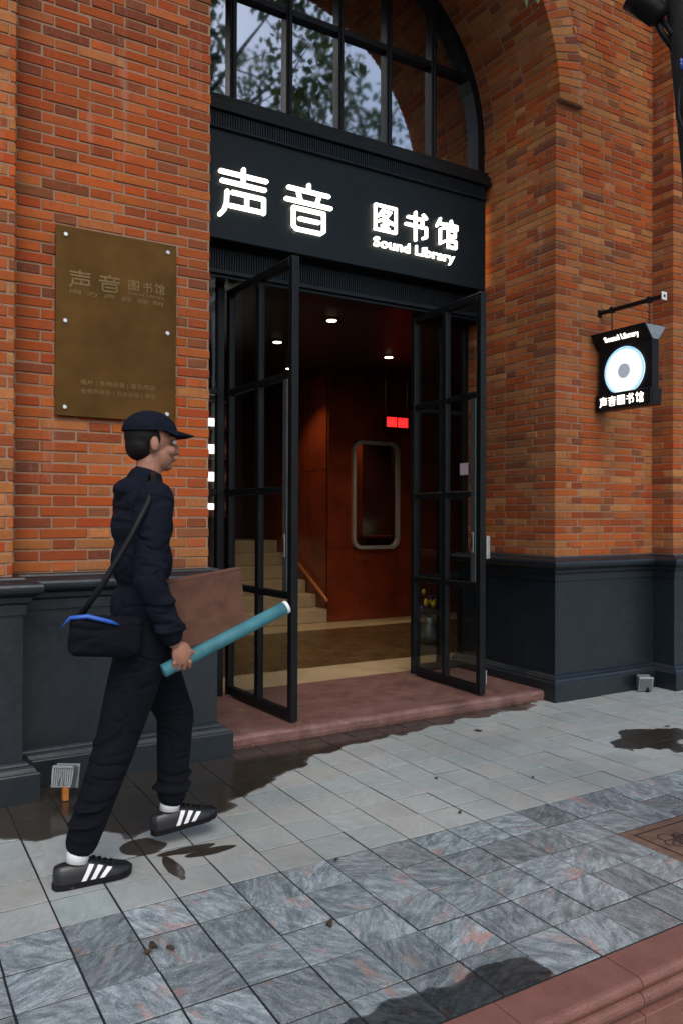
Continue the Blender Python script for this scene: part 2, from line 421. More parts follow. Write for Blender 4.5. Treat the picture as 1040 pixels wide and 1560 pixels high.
tm = MB(); tm.cbox(-TX/2+.0036, TX/2-.0036, -TY/2+.0036, TY/2-.0036, -.03, 0, .0007)
tme = {}
for k in ('tile_pol', 'tile_dust'):
    me = tm.mesh('paving_tile'); me.materials.append(M[k]); tme[k] = me
rest = {'tile_pol': MB(), 'tile_dust': MB()}
for n, (area, i, j, x0, y0) in enumerate(cells):
    k = 'tile_pol' if j >= 1 else 'tile_dust'
    if n < 300 and area > 0:
        o = bpy.data.objects.new('paving_tile', tme[k]); col.objects.link(o); o.parent = pav
        o.location = (x0+TX/2+random.uniform(-.0008, .0008), y0+TY/2+random.uniform(-.0008, .0008), random.uniform(-.0022, .0012))
        o.rotation_euler = (random.uniform(-.004, .004), random.uniform(-.004, .004), random.uniform(-.004, .004))
    else: tile_box(rest[k], x0, y0, random.uniform(-.002, .001))
for k in rest:
    if rest[k].v: tag(rest[k].build('paving_tiles', k, pav), kind='stuff')
# kerb of red granite with bullnose and torus
kerb = tag(MB().box(-60, 60, 1.605, 1.6995, -.45, -.03).build('kerb', 'kerb'), kind='structure')
def arc(cy, cz, r, a0, a1, n=7): return [(cy+r*math.cos(R(a0+(a1-a0)*i/(n-1))), cz+r*math.sin(R(a0+(a1-a0)*i/(n-1)))) for i in range(n)]
prof = [(1.698, 0.0)]+arc(1.575, -.020, .020, 90, 262)+[(1.583, -.0415)]+arc(1.572, -.066, .024, 100, 255)+[(1.583, -.092), (1.583, -.098), (1.548, -.104), (1.546, -.108), (1.546, -.33), (1.698, -.33)]
kx = 1.98-.46*12
kme = None
for k in range(34):
    mb = MB(); mb.prism(prof, lambda a, b, d: (d, a, b), -.2285, .2285)
    if kme is None: kme = mb.mesh('kerb_stone'); kme.materials.append(M['kerb'])
    o = bpy.data.objects.new('kerb_stone', kme); col.objects.link(o); o.parent = kerb
    o.location = (kx+.46*k+.23, random.uniform(-.0015, .0015), random.uniform(-.002, .001))
# red stone doorstep
st = MB()
sp = [(4.325, -.01), (4.318, .02), (4.318, .052), (4.324, .066), (4.338, .0735), (4.36, STEP), (5.44, STEP), (5.44, -.01)]
nx = 60; rows = []
for i in range(nx+1):
    x = 1.55+(4.60-1.55)*i/nx; w = .004*math.sin(i*1.7)+.003*math.sin(i*.61+1)+random.uniform(-.002, .002)
    rows.append([(x, y+(w if y < 4.37 else 0), z+(random.uniform(-.002, .002) if 0 < z < .074 else 0)) for y, z in sp])
for i in range(nx):
    for k in range(len(sp)-1): st.add([rows[i][k], rows[i+1][k], rows[i+1][k+1], rows[i][k+1]], [(0, 1, 2, 3)])
def m_step():
    t = NT('worn_red_stone'); p = t.pos()
    c = t.mix(t.ramp(t.noise(p, 5, 6, .65), [(.3, 0), (.7, 1)]), (.115, .050, .043), (.225, .118, .102))
    c = t.mix(t.math('MULTIPLY', t.ramp(t.noise(p, 11, 6, .7, .5), [(.52, 0), (.7, 1)]), .55), c, (.26, .19, .155))
    c = t.mix(t.math('MULTIPLY', t.ramp(t.noise(p, 3.2, 5, .6), [(.58, 0), (.7, 1)]), .7), c, (.07, .033, .03))
    c = t.mix(t.ramp(t.noise(p, 190, 3, .7), [(.52, 0), (.64, .55)]), c, (.06, .032, .028))
    c = t.mix(t.ramp(t.noise(p, 60, 6, .75, .6), [(.56, 0), (.66, .5)]), c, (.30, .21, .18))
    t.set(Base_Color=c, Roughness=t.math('ADD', t.math('MULTIPLY', t.noise(p, 9, 4), .4), .22))
    t.bump(t.noise(p, 45, 5, .7), .3, .005); return t.m
M['step'] = m_step()
step_o = weld(st.build('doorstep', 'step'))
tag(step_o, 'worn red stone doorstep across the open entrance', 'doorstep')

# ------------------------------------------------------------------ brickwork
ORANGE = [(.42, .088, .020), (.46, .105, .026), (.38, .070, .018), (.45, .12, .032), (.34, .058, .020), (.47, .135, .045)]
DARK = [(.20, .052, .030), (.15, .052, .042), (.25, .055, .026), (.18, .075, .045)]
TAN = [(.44, .18, .062), (.38, .155, .062), (.48, .215, .09)]
PT = [.08, 1.0, (1, 1, 1)]
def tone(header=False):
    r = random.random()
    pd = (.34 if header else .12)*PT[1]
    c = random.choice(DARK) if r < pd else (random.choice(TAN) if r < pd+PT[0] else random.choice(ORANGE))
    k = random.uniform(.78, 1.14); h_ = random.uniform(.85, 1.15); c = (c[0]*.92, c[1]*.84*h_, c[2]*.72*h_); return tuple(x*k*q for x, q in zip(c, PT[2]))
def row_bricks(u0, u1, r, S=.238, Hd=.113, j=JT, phase=0.0):
    """Flemish course from u0 to u1 -> (a,b,is_header)"""
    out = []; per = S+Hd+2*j
    u = u0 - ((r % 2)*(per/2) + phase) % per - per; k = 0
    while u < u1:
        L = S if k % 2 == 0 else Hd
        a, b = max(u, u0), min(u+L, u1)
        if b-a > .022: out.append((a, b, L == Hd))
        u += L+j; k += 1
    return out
class Wall:
    """collects candidate bricks; the 300 that show largest become objects, the rest one part"""
    def __init__(s): s.b = []
    def add(s, mb_fn, center, ext, hd, c=None):
        # ext: list of 3D corner points of the visible face for size in view
        pr = [proj(p) for p in ext]
        xs = [q[0] for q in pr]; ys = [q[1] for q in pr]
        vis = min(q[2] for q in pr) > .3 and max(xs) > 0 and min(xs) < 1040 and max(ys) > 0 and min(ys) < 1560
        area = (max(xs)-min(xs))*(max(ys)-min(ys)) if vis else 0
        s.b.append((area, len(s.b), mb_fn, center, c or tone(hd)))
    def build(s, parent, limit=300):
        s.b.sort(key=lambda q: -q[0]); mb = MB()
        def chip(m, i0):
            for i in range(i0, len(m.v)):
                x, y, z = m.v[i]; m.v[i] = (x+random.gauss(0, .0009), y+random.gauss(0, .0009), z+random.gauss(0, .0009))
        for n, (area, _, fn, c, tn) in enumerate(s.b):
            if n < limit and area > 0:
                m = MB(); fn(m, tn); chip(m, 0); m.build('brick', 'brick', parent, fix=False, origin=c)
            else: i0 = len(mb.v); fn(mb, tn); chip(mb, i0)
        if mb.v: tag(mb.build('brick_courses', 'brick', parent, fix=False), kind='stuff')
def jit(a=.0016): return random.uniform(-a, a)
def front_brick(W, x0, x1, z0, y, depth, hd):
    dy = jit(.0024); q = [jit(.0012) for _ in range(4)]
    x0 += q[0]; x1 += q[1]; za = z0+JT/2+q[2]; zb = z0+CH-JT/2+q[3]
    fn = lambda m, c: m.cbox(x0, x1, y+dy, y+depth, za, zb, random.uniform(.0022, .0045), c)
    W.add(fn, ((x0+x1)/2, y+depth/2, (za+zb)/2), [(x0, y, za), (x1, y, za), (x0, y, zb), (x1, y, zb)], hd)
def side_brick(W, y0, y1, z0, x, depth, hd):
    dx = jit(.0024); za = z0+JT/2+jit(.0012); zb = z0+CH-JT/2+jit(.0012)
    fn = lambda m, c: m.cbox(x+dx, x+depth, y0, y1, za, zb, random.uniform(.0022, .0045), c)
    W.add(fn, (x+depth/2, (y0+y1)/2, (za+zb)/2), [(x, y0, za), (x, y1, za), (x, y0, zb), (x, y1, zb)], hd)
NR = int((ZT-ZC0)/CH)
def chord(z, r): return math.sqrt(max(0, r*r-(z-ZS)**2)) if z > ZS else None
REC = .0045
# left wall bay
lw = thing('brick_wall', (1.1, YB, 0), 'orange brick wall bay carrying the brass plaque beside the entrance', 'brick wall')
W = Wall()
for r in range(NR):
    z = ZC0+r*CH; x1 = XL
    if z+CH > ZS:
        c = chord(z+CH/2, RO); x1 = CX-(c or AR) if z+CH/2 < ZS+RO else CX
        if z+CH/2 < ZS: x1 = XL
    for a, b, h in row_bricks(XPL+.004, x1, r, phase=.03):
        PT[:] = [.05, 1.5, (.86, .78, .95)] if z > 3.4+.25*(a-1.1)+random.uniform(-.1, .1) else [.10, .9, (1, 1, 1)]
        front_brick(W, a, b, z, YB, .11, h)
    if z+CH/2 < ZS:
        for a, b, h in row_bricks(YB+.12, 5.43, r):
            fn = lambda m, c, a=a, b=b, z=z: m.cbox(XL-.09, XL, a, b, z+JT/2, z+CH-JT/2, .003, c)
            W.add(fn, (XL, a, z), [(XL, a, z)], h)
W.build(lw)
def arch_poly(side):
    """mortar core outline (x,z) of one half of the wall with the arched cut"""
    pts = []
    for k in range(25):
        a = R(90*k/24); pts.append((CX-(AR+REC)*math.cos(a), ZS+(AR+REC)*math.sin(a)))
    pl = [(-1.5, ZC0-.05), (XL-REC, ZC0-.05)]+pts+[(CX, ZT), (-1.5, ZT)]
    return pl if side < 0 else [(2*CX-x, z) for x, z in reversed(pl)]
def core(poly, parent, y0, y1):
    MB().prism(poly, lambda a, b, d: (a, d, b), y0, y1).build('mortar', 'mortar', parent)
lp = arch_poly(-1); core([(XPL-.05, z) if x < 0 else (x, z) for x, z in lp], lw, YB+REC, 5.44)
# right pier with its reveal
rw = thing('brick_pier', (5.0, YB, 0), 'orange brick pier on which the lit hanging sign is fixed', 'brick pier')
W = Wall(); PT[:] = [.34, .62, (1.12, 1.16, 1.16)]  # tuple paints brighter light into the brick colour, also on pilasters and arch
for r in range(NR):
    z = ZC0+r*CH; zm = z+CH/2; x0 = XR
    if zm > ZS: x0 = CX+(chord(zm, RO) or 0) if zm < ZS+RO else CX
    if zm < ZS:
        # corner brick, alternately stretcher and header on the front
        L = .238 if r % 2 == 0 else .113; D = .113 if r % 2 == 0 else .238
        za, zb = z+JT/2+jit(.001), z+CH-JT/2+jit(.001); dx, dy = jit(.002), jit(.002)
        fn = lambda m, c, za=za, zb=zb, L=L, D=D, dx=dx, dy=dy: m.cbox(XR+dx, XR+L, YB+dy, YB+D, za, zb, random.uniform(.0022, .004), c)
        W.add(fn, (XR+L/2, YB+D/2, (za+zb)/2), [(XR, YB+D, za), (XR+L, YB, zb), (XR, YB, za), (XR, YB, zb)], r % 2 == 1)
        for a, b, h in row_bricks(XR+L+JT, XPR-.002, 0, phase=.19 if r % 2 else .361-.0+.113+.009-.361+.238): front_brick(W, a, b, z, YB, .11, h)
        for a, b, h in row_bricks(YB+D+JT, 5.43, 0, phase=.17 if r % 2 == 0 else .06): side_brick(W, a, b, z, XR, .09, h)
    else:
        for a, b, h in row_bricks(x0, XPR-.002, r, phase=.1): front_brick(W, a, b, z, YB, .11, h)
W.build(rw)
rp = arch_poly(1); core([(XPR+.05, z) if x > 7 else (x, z) for x, z in rp], rw, YB+REC, 5.44)
# pilasters
for (x0, x1, px, lab) in ((-.9, XPL, XPL, 'orange brick pilaster beside the plaque wall with dripped white paint on its plinth'), (XPR, 7.2, XPR, 'orange brick pilaster next to the wall with the hanging sign')):
    pl = thing('brick_pilaster', ((x0+x1)/2, YP, 0), lab, 'pilaster')
    W = Wall()
    for r in range(NR):
        z = ZC0+r*CH
        if px == XPR:
            D = .09 if r % 2 else .198; L = .238 if r % 2 else .113
            za, zb = z+JT/2, z+CH-JT/2
            fn = lambda m, c, za=za, zb=zb, L=L, D=D: m.cbox(XPR+jit(), XPR+L, YP+jit(), YP+D, za, zb, .003, c)
            W.add(fn, (XPR+L/2, YP+D/2, z+CH/2), [(XPR, YP+D, za), (XPR, YP, zb), (XPR+L, YP, za)], r % 2 == 0)
            if r % 2: side_brick(W, YP+D+JT, YB+.0, z, XPR, .09, True)
            for a, b, h in row_bricks(XPR+L+JT, x1, r): front_brick(W, a, b, z, YP, .11, h)
        else:
            for a, b, h in row_bricks(x0, x1, r, phase=.02): front_brick(W, a, b, z, YP, .11, h)
    W.build(pl, 150)
    MB().box(x0, x1-REC if px == XPL else x1, YP+REC, YB+.3, ZC0-.05, ZT).build('mortar', 'mortar', pl) if px == XPL else MB().box(XPR+REC, x1, YP+REC, YB+.3, ZC0-.05, ZT).build('mortar', 'mortar', pl)
# arch ring and soffit
ar = thing('brick_arch', (CX, YB, ZS), 'round brick arch springing over the entrance window', 'arch')
W = Wall(); NA = int(round(math.pi*AR/CH)); YA = YB-.04
for k in range(NA):
    a0 = math.pi*k/NA; am = a0+math.pi/NA/2
    def rb(r0, r1, y0, y1, hd, am=am):
        ch = random.uniform(.002, .004); t0 = AR*math.pi/NA/2-JT/2; t1 = t0*r1/r0
        er = Vector((math.cos(am), 0, math.sin(am))); et = Vector((-math.sin(am), 0, math.cos(am))); ce = Vector((CX, 0, ZS))
        dr = jit(.002); dy = jit(.002)
        def fn(m, c):
            i0 = len(m.v); m.cbox(r0, r1, y0, y1, -t0, t0, ch, c)
            for i in range(i0, len(m.v)):
                r, y, t = m.v[i]; m.v[i] = tuple(ce+er*(r+dr)+et*(t*(1+(r-r0)/AR))+Vector((0, y+dy, 0)))
        f0 = [ce+er*r0+et*t+Vector((0, y, 0)) for t in (-t0, t0) for y in (y0, y1)]
        W.add(fn, tuple(ce+er*(r0+r1)/2+Vector((0, (y0+y1)/2, 0))), f0 if y0 > YA+.02 else f0+[ce+er*r1+Vector((0, y0, 0))], hd)
    if k % 2 == 0:
        rb(AR, AR+.238, YA, YA+.113, False); rb(AR+.242, RO, YA+.001, YA+.113, True); ys = YA+.122
    else:
        rb(AR, AR+.125, YA, YA+.238, True); rb(AR+.132, RO, YA+.001, YA+.113, True); ys = YA+.247
    for a, b, h in row_bricks(ys, 5.22, 0, phase=.12 if k % 2 else 0.0): rb(AR, AR+.06, a, b, h)
W.build(ar)
m = MB(); n = 48
for k in range(n):
    a, b = math.pi*k/n, math.pi*(k+1)/n
    q = [(CX+r*math.cos(t), y, ZS+r*math.sin(t)) for t in (a, b) for r in (AR+REC+.004, RO-.004) for y in (YA+REC, YB+.02)]
    m.add(q, [(0, 2, 6, 4), (1, 3, 7, 5), (0, 1, 5, 4), (2, 3, 7, 6)])
for s_ in (0, 1):
    t = math.pi*s_; q = [(CX+r*math.cos(t), y, ZS) for r in (AR+REC+.004, RO-.004) for y in (YA+REC, YB+.02)]; m.add(q, [(0, 1, 3, 2)])
m.build('mortar', 'mortar', ar)

# ------------------------------------------------------------------ dark painted plinths
PROF = [(.112, -.01), (.112, .134), (.108, .1395), (.100, .1415), (.094, .148), (.088, .160), (.078, .168), (.068, .171), (.062, .178), (.052, .186), (.040, .190), (.040, .895), (.054, .898), (.054, .948), (.060, .955), (.074, .960), (.076, .984), (.092, .990), (.108, .998), (.119, 1.010), (.124, 1.024), (.124, 1.036), (.119, 1.048), (.108, 1.056), (.085, 1.0605), (.05, 1.069), (.045, 1.078), (-.004, 1.082), (-.05, 1.082)]
def sweep(path, prof):
    P = [Vector(p) for p in path]; mb = MB(); rows = []
    for i, p in enumerate(P):
        def nrm(a, b): d = (b-a).normalized(); return Vector((d.y, -d.x))
        if i == 0: o = nrm(P[0], P[1])
        elif i == len(P)-1: o = nrm(P[-2], P[-1])
        else:
            n1, n2 = nrm(P[i-1], P[i]), nrm(P[i], P[i+1]); o = (n1+n2)/(1+n1.dot(n2))
        rows.append([(p.x+o.x*a, p.y+o.y*a, z) for a, z in prof])
    for i in range(len(P)-1):
        for k in range(len(prof)-1): mb.add([rows[i][k], rows[i+1][k], rows[i+1][k+1], rows[i][k+1]], [(0, 1, 2, 3)])
    mb.f.append(tuple(range(len(mb.v), len(mb.v)+len(prof)))); mb.v += rows[-1]; mb.c += [None]*len(prof)
    return mb
o = sweep([(-1.6, YP), (XPL, YP), (XPL, YB), (XL, YB), (XL, 5.44)], PROF).build('stone_plinth', 'plinth')
tag(o, 'dark blue-grey moulded plinth under the plaque wall', 'plinth')
dr = MB()
for x, z0, z1, w in ((.448, .60, .66, .004), (.452, .50, .515, .003), (.455, .30, .42, .0025), (.449, .44, .47, .003), (.462, .36, .37, .002), (.47, .55, .556, .003)):
    pts = [(x+w*math.cos(a), z0+(z1-z0)*(.5+.5*math.sin(a))) for a in [2*math.pi*k/10 for k in range(10)]]
    dr.prism(pts, lambda a, b, d: (a, d, b), YP-.0425, YP-.039)
dr.build('paint_drip', 'drip', o)
o = sweep([(XR, 5.44), (XR, YB), (XPR, YB), (XPR, YP), (7.6, YP)], PROF).build('stone_plinth', 'plinth')
tag(o, 'dark blue-grey moulded plinth under the pier with the hanging sign', 'plinth')

# ------------------------------------------------------------------ arched window above the sign
win = thing('arched_window', (CX, YF, 4.32), 'arched black steel window mirroring trees above the sign', 'window')
def bar(mb, x0, x1, z0, z1, y0=YF-.05, y1=YF+.05): mb.cbox(x0, x1, y0, y1, z0, z1, .004)
MX = [CX-.017+.443*k for k in (-2, -1, 0, 1, 2)]
ZH = 5.115
fr = MB(); n = 40
for k in range(n):
    a, b = math.pi*k/n, math.pi*(k+1)/n
    q = [(CX+r*math.cos(t), y, ZS+r*math.sin(t)) for t in (a, b) for r in (AR-.075, AR-.003) for y in (YF-.07, YF+.07)]
    fr.add(q, [(0, 1, 5, 4), (0, 2, 6, 4), (1, 3, 7, 5), (2, 3, 7, 6)])
for s_ in (-1, 1):
    xa, xb = sorted((CX+s_*(AR-.075), CX+s_*(AR-.003))); fr.box(xa, xb, YF-.07, YF+.07, 4.26, ZS)
fr.build('frame', 'frame', win)
AI = AR-.05
for x in MX:
    mb = MB(); bar(mb, x-.026, x+.026, 4.30, ZS+math.sqrt(AI**2-(x-CX)**2)); o = mb.build('mullion', 'frame', win)
    MB().cbox(x-.011, x+.011, YF-.066, YF-.049, 4.30, ZS+math.sqrt(AI**2-(x-CX)**2)-.01, .003).build('bead', 'frame', o)
edges = [XL+.03]+MX+[XR-.03]
for (z, h) in ((ZH, .026), (5.72, .022)):
    c = math.sqrt(AI**2-(z-ZS)**2)
    for a, b in zip(edges, edges[1:]):
        a2, b2 = max(a+.026, CX-c), min(b-.026, CX+c)
        if b2-a2 > .05: mb = MB(); bar(mb, a2-.001, b2+.001, z-h, z+h, YF-.045, YF+.045); mb.build('glazing_bar', 'frame', win)
for a, b in zip(edges, edges[1:]):
    for z0, z1 in ((4.30, ZH), (ZH, 5.72), (5.72, 6.0)):
        pts = [(a+.01, z0)]; 
        N = 8; topc = []
        for k in range(N+1):
            x = b-.01+(a+.02-b)*k/N; zz = ZS+math.sqrt(max(0, AI**2-(x-CX)**2)) if abs(x-CX) < AI else ZS
            topc.append((x, min(z1, zz)))
        if max(t[1] for t in topc) <= z0+.02: continue
        topc = [(x, max(z, z0+.001)) for x, z in topc]
        tl_, tw = random.uniform(-.004, .004), random.uniform(-.004, .004)
        poly = [(a+.01, z0), (b-.01, z0)]+topc
        MB().prism(poly, lambda u, v, d: (u, d+tl_*(u-a)+tw*(v-z0), v), YF-.004, YF+.004).build('pane', 'wglass', win)
# ------------------------------------------------------------------ lintel under the sign and shop sign
YS = 5.05
lin = thing('door_lintel', (CX, 5.2, 3.08), 'dark ribbed metal lintel over the open doors', 'lintel')
lm = MB(); lm.cbox(XL+.004, XR-.004, 5.20, 5.42, 3.06, 3.42, .004); lm.build('beam', 'frame', lin)
lm = MB(); lm.cbox(XL+.004, XR-.004, 5.145, 5.20, 3.085, 3.118, .004); lm.cbox(XL+.004, XR-.004, 5.165, 5.20, 3.06, 3.082, .004); lm.build('moulding', 'sign', lin)
rb_ = MB(); x = XL+.01
while x < XR-.02: rb_.box(x, x+.011, 5.178, 5.2005, 3.118, 3.262); x += .019
rb_.build('ribs', 'sign', lin)
sg = thing('shop_sign', (CX, YS, 3.29), 'long dark fascia sign with glowing white characters over the doors', 'sign')
SX0, SX1 = XL+.012, XR-.058
MB().cbox(SX0, SX1, YS, 5.3, 3.293, 4.045, .004).build('board', 'sign', sg)
MB().cbox(SX0, SX1+.004, YS-.022, YS+.12, 4.046, 4.064, .004).build('lower_bead', 'sign', sg)
rb_ = MB(); x = SX0
while x < SX1-.02: rb_.box(x, x+.011, YS-.008, YS+.012, 4.064, 4.165); x += .019
rb_.box(SX0, SX1, YS+.008, 5.3, 4.062, 4.17); rb_.build('ribbed_frieze', 'sign', sg)
mb = MB(); mb.cbox(SX0, XR-.012, YS-.03, 5.3, 4.170, 4.205, .005); mb.cbox(SX0, XR-.012, YS-.012, 5.3, 4.2055, 4.26, .005); mb.cbox(SX0, XR-.012, YS+.02, 5.3, 4.2605, 4.305, .005)
mb.build('cornice', 'frame', sg)
# soft light tucked behind the right end of the fascia
MB().box(SX1+.012, SX1+.03, 5.10, 5.118, 3.34, 4.03).build('edge_light', 'strip_lit', sg)

GL = {
 '声': [[(.04,.87),(.97,.87)], [(.5,1),(.5,.68)], [(.07,.685),(.94,.685)], [(.17,.49),(.16,.25),(.11,.1),(.03,0)], [(.28,.49),(.92,.49),(.92,.20)], [(.24,.215),(.9,.215)], [(.57,.49),(.57,.22)]],
 '音': [[(.5,1),(.5,.88)], [(.05,.86),(.95,.86)], [(.27,.79),(.31,.66)], [(.73,.79),(.69,.66)], [(.0,.61),(1,.61)], [(.16,.46),(.16,.08),(.23,.02),(.77,.02),(.84,.08),(.84,.46),(.16,.46)], [(.3,.25),(.72,.25)]],
 '图': [[(.04,.06),(.04,.94),(.96,.94),(.96,.06),(.04,.06)], [(.42,.86),(.2,.56)], [(.36,.76),(.72,.76),(.5,.5),(.16,.36)], [(.36,.62),(.62,.42),(.86,.36)], [(.44,.36),(.6,.29)], [(.34,.23),(.64,.13)]],
 '书': [[(.1,.78),(.76,.78),(.76,.5)], [(.0,.5),(.93,.5),(.93,.16),(.78,.1)], [(.44,1),(.44,-.02)], [(.8,.97),(.93,.86)]],
 '馆': [[(.2,1),(.04,.7)], [(.14,.82),(.41,.82),(.35,.67)], [(.2,.6),(.2,.06),(.4,.18)], [(.71,1),(.73,.9)], [(.48,.7),(.48,.84),(.98,.84),(.98,.7)], [(.58,.68),(.58,-.02)], [(.58,.66),(.9,.66),(.9,.42),(.58,.42)], [(.58,.24),(.94,.24),(.94,.0),(.58,.0)]],
}
def strokes(mb, ch, x0, x1, z0, z1, w, fn, d0, d1):
    for pl in GL[ch]:
        P = [(x0+(x1-x0)*a, z0+(z1-z0)*b) for a, b in pl]
        for (ax, az), (bx, bz) in zip(P, P[1:]):
            th = math.atan2(bz-az, bx-ax); poly = []
            for k in range(7): t = th-math.pi/2+math.pi*k/6; poly.append((bx+w*math.cos(t), bz+w*math.sin(t)))
            for k in range(7): t = th+math.pi/2+math.pi*k/6; poly.append((ax+w*math.cos(t), az+w*math.sin(t)))
            e = random.uniform(0, .0012); mb.prism(poly, fn, d0-e, d1)
def text_mb(body, size, bold=0.0, spacing=1.0):
    cu = bpy.data.curves.new('lettering', 'FONT'); cu.body = body; cu.size = size; cu.offset = bold; cu.extrude = .5; cu.resolution_u = 3; cu.space_character = spacing
    ob = bpy.data.objects.new('lettering', cu); col.objects.link(ob)
    dg = bpy.context.evaluated_depsgraph_get(); me = bpy.data.meshes.new_from_object(ob.evaluated_get(dg))
    mb = MB(); mb.add([v.co[:] for v in me.vertices], [tuple(p.vertices) for p in me.polygons])
    bpy.data.objects.remove(ob); bpy.data.curves.remove(cu); bpy.data.meshes.remove(me); return mb
def fit_text(body, x0, x1, z0, z1, fn, d0, d1, bold=0.0, spacing=1.0):
    mb = text_mb(body, 1.0, bold, spacing)
    if not mb.v: return mb
    xs = [v[0] for v in mb.v]; ys = [v[1] for v in mb.v]; zs = [v[2] for v in mb.v]
    sx = (x1-x0)/(max(xs)-min(xs)); sy = (z1-z0)/(max(ys)-min(ys)); zz = max(zs)-min(zs)
    mb.v = [fn(x0+(a-min(xs))*sx, z0+(b-min(ys))*sy, d0 if (c-min(zs)) > zz/2 else d1) for a, b, c in mb.v]
    return mb
def split_letters(mb, axis, name, mat, parent):
    par = list(range(len(mb.v)))
    def find(i):
        while par[i] != i: par[i] = par[par[i]]; i = par[i]
        return i
    for f in mb.f:
        for i in f[1:]: par[find(i)] = find(f[0])
    isl = {}
    for i in range(len(mb.v)): isl.setdefault(find(i), []).append(i)
    it = sorted([[min(mb.v[i][axis] for i in g), max(mb.v[i][axis] for i in g), set(g)] for g in isl.values()], key=lambda q: q[0])
    out = []
    for a, b, g in it:
        if out and a < out[-1][1]-.3*(b-a): out[-1][1] = max(b, out[-1][1]); out[-1][2] |= g
        else: out.append([a, b, g])
    for a, b, g in out:
        idx = {i: k for k, i in enumerate(sorted(g))}
        m = MB(); m.add([mb.v[i] for i in sorted(g)], [tuple(idx[i] for i in f) for f in mb.f if f[0] in g]); m.build(name, mat, parent)
sfn = lambda a, b, d: (a, d, b)
for ch, x0, x1, z0, z1, w in (('声', 2.008, 2.378, 3.452, 3.795, .0145), ('音', 2.525, 2.892, 3.457, 3.80, .0145), ('图', 3.278, 3.485, 3.582, 3.795, .010), ('书', 3.572, 3.785, 3.582, 3.795, .0115), ('馆', 3.868, 4.085, 3.582, 3.795, .0105)):
    mb = MB(); strokes(mb, ch, x0, x1, z0, z1, w, sfn, YS-.03, YS-.012); mb.build('letter', 'white_lit', sg, fix=True)
    mb = MB(); strokes(mb, ch, x0+.01, x1-.01, z0+.01, z1-.01, w*.6, sfn, YS-.0115, YS+.004); mb.build('letter_back', 'black', sg)
mb = fit_text('Sound Library', 3.272, 4.06, 3.436, 3.537, sfn, YS-.028, YS-.012, .011); split_letters(mb, 0, 'letter', 'white_lit', sg)

# ------------------------------------------------------------------ doors and side lights
ZD0, ZD1 = STEP+.012, 3.035
BARS = (2.285, 1.555, .875)
def leaf(xc, y0, y1, ang, label, inner):
    """one open leaf: plane runs along Y; inner=+1 when the passage is towards +X"""
    T = .025
    th = thing('glazed_door', (xc, y1, 0), label, 'door')
    rot = Matrix.Translation((xc, y1, 0)) @ Matrix.Rotation(ang, 4, 'Z') @ Matrix.Translation((-xc, -y1, 0))
    def part(name, mat, *boxes, par=th, ch=.004):
        mb = MB()
        for b in boxes: mb.cbox(*b, ch)
        mb.xf(rot); return mb.build(name, mat, par)
    ym = (y0+y1)/2
    sw = .052
    part('stile', 'frame', (xc-T, xc+T, y0, y0+sw, ZD0, ZD1)); part('stile', 'frame', (xc-T, xc+T, y1-sw, y1, ZD0, ZD1))
    part('mullion', 'frame', (xc-T+.002, xc+T-.002, ym-.026, ym+.026, ZD0+.05, ZD1-.05))
    part('top_rail', 'frame', (xc-T+.001, xc+T-.001, y0+sw, y1-sw, ZD1-.055, ZD1-.001)); part('bottom_rail', 'frame', (xc-T+.001, xc+T-.001, y0+sw, y1-sw, ZD0+.001, ZD0+.06))
    for z in BARS: part('glazing_bar', 'frame', (xc-T+.003, xc+T-.003, y0+sw, y1-sw, z-.022, z+.022))
    zs = [ZD0+.06]+sorted(BARS)+[ZD1-.055]
    for (ya, yb) in ((y0+sw, ym-.026), (ym+.026, y1-sw)):
        for za, zb in zip(zs, zs[1:]):
            part('pane', 'glass', (xc-.004, xc+.004, ya-.006, yb+.006, za+.018 if za in BARS else za, zb-.018 if zb in BARS else zb), ch=.001)
    part('lock_stile', 'grey_dk', (xc-T-.004, xc+T+.004, y0+sw+.004, y0+sw+.062, .90, 2.26))
    lp_ = part('lock_plate', 'steel', (xc-T-.010, xc-T-.0045, y0+sw+.022, y0+sw+.050, 1.12, 1.27), ch=.002)
    part('lock_slot', 'black', (xc-T-.012, xc-T-.0102, y0+sw+.03, y0+sw+.042, 1.15, 1.24), par=lp_, ch=.0005)
    part('pivot', 'steel', (xc-.02, xc+.02, y1-.045, y1-.01, STEP-.001, ZD0+.002), ch=.002)
    return th, part
M['grey_dk'] = simple('grey_lock_stile', (.06, .064, .066), .4, .3, var=.2)
lA, pA = leaf(2.232, 4.40, 5.36, R(3.0), 'open black glazed door leaf standing beside the plaque wall', 1)
lB, pB = leaf(3.842, 4.39, 5.29, R(-1.5), 'open black glazed door leaf standing by the pier of the hanging sign', -1)
pB('pull_handle', 'steel', (3.872, 3.905, 4.386, 4.41, 1.075, 1.245)); pB('edge_latch', 'steel', (3.868, 3.876, 4.386, 4.41, .16, .26), ch=.002)
pB('sticker', 'sticker', (3.8355, 3.8375, 4.56, 4.66, 1.70, 1.79), ch=.0005)
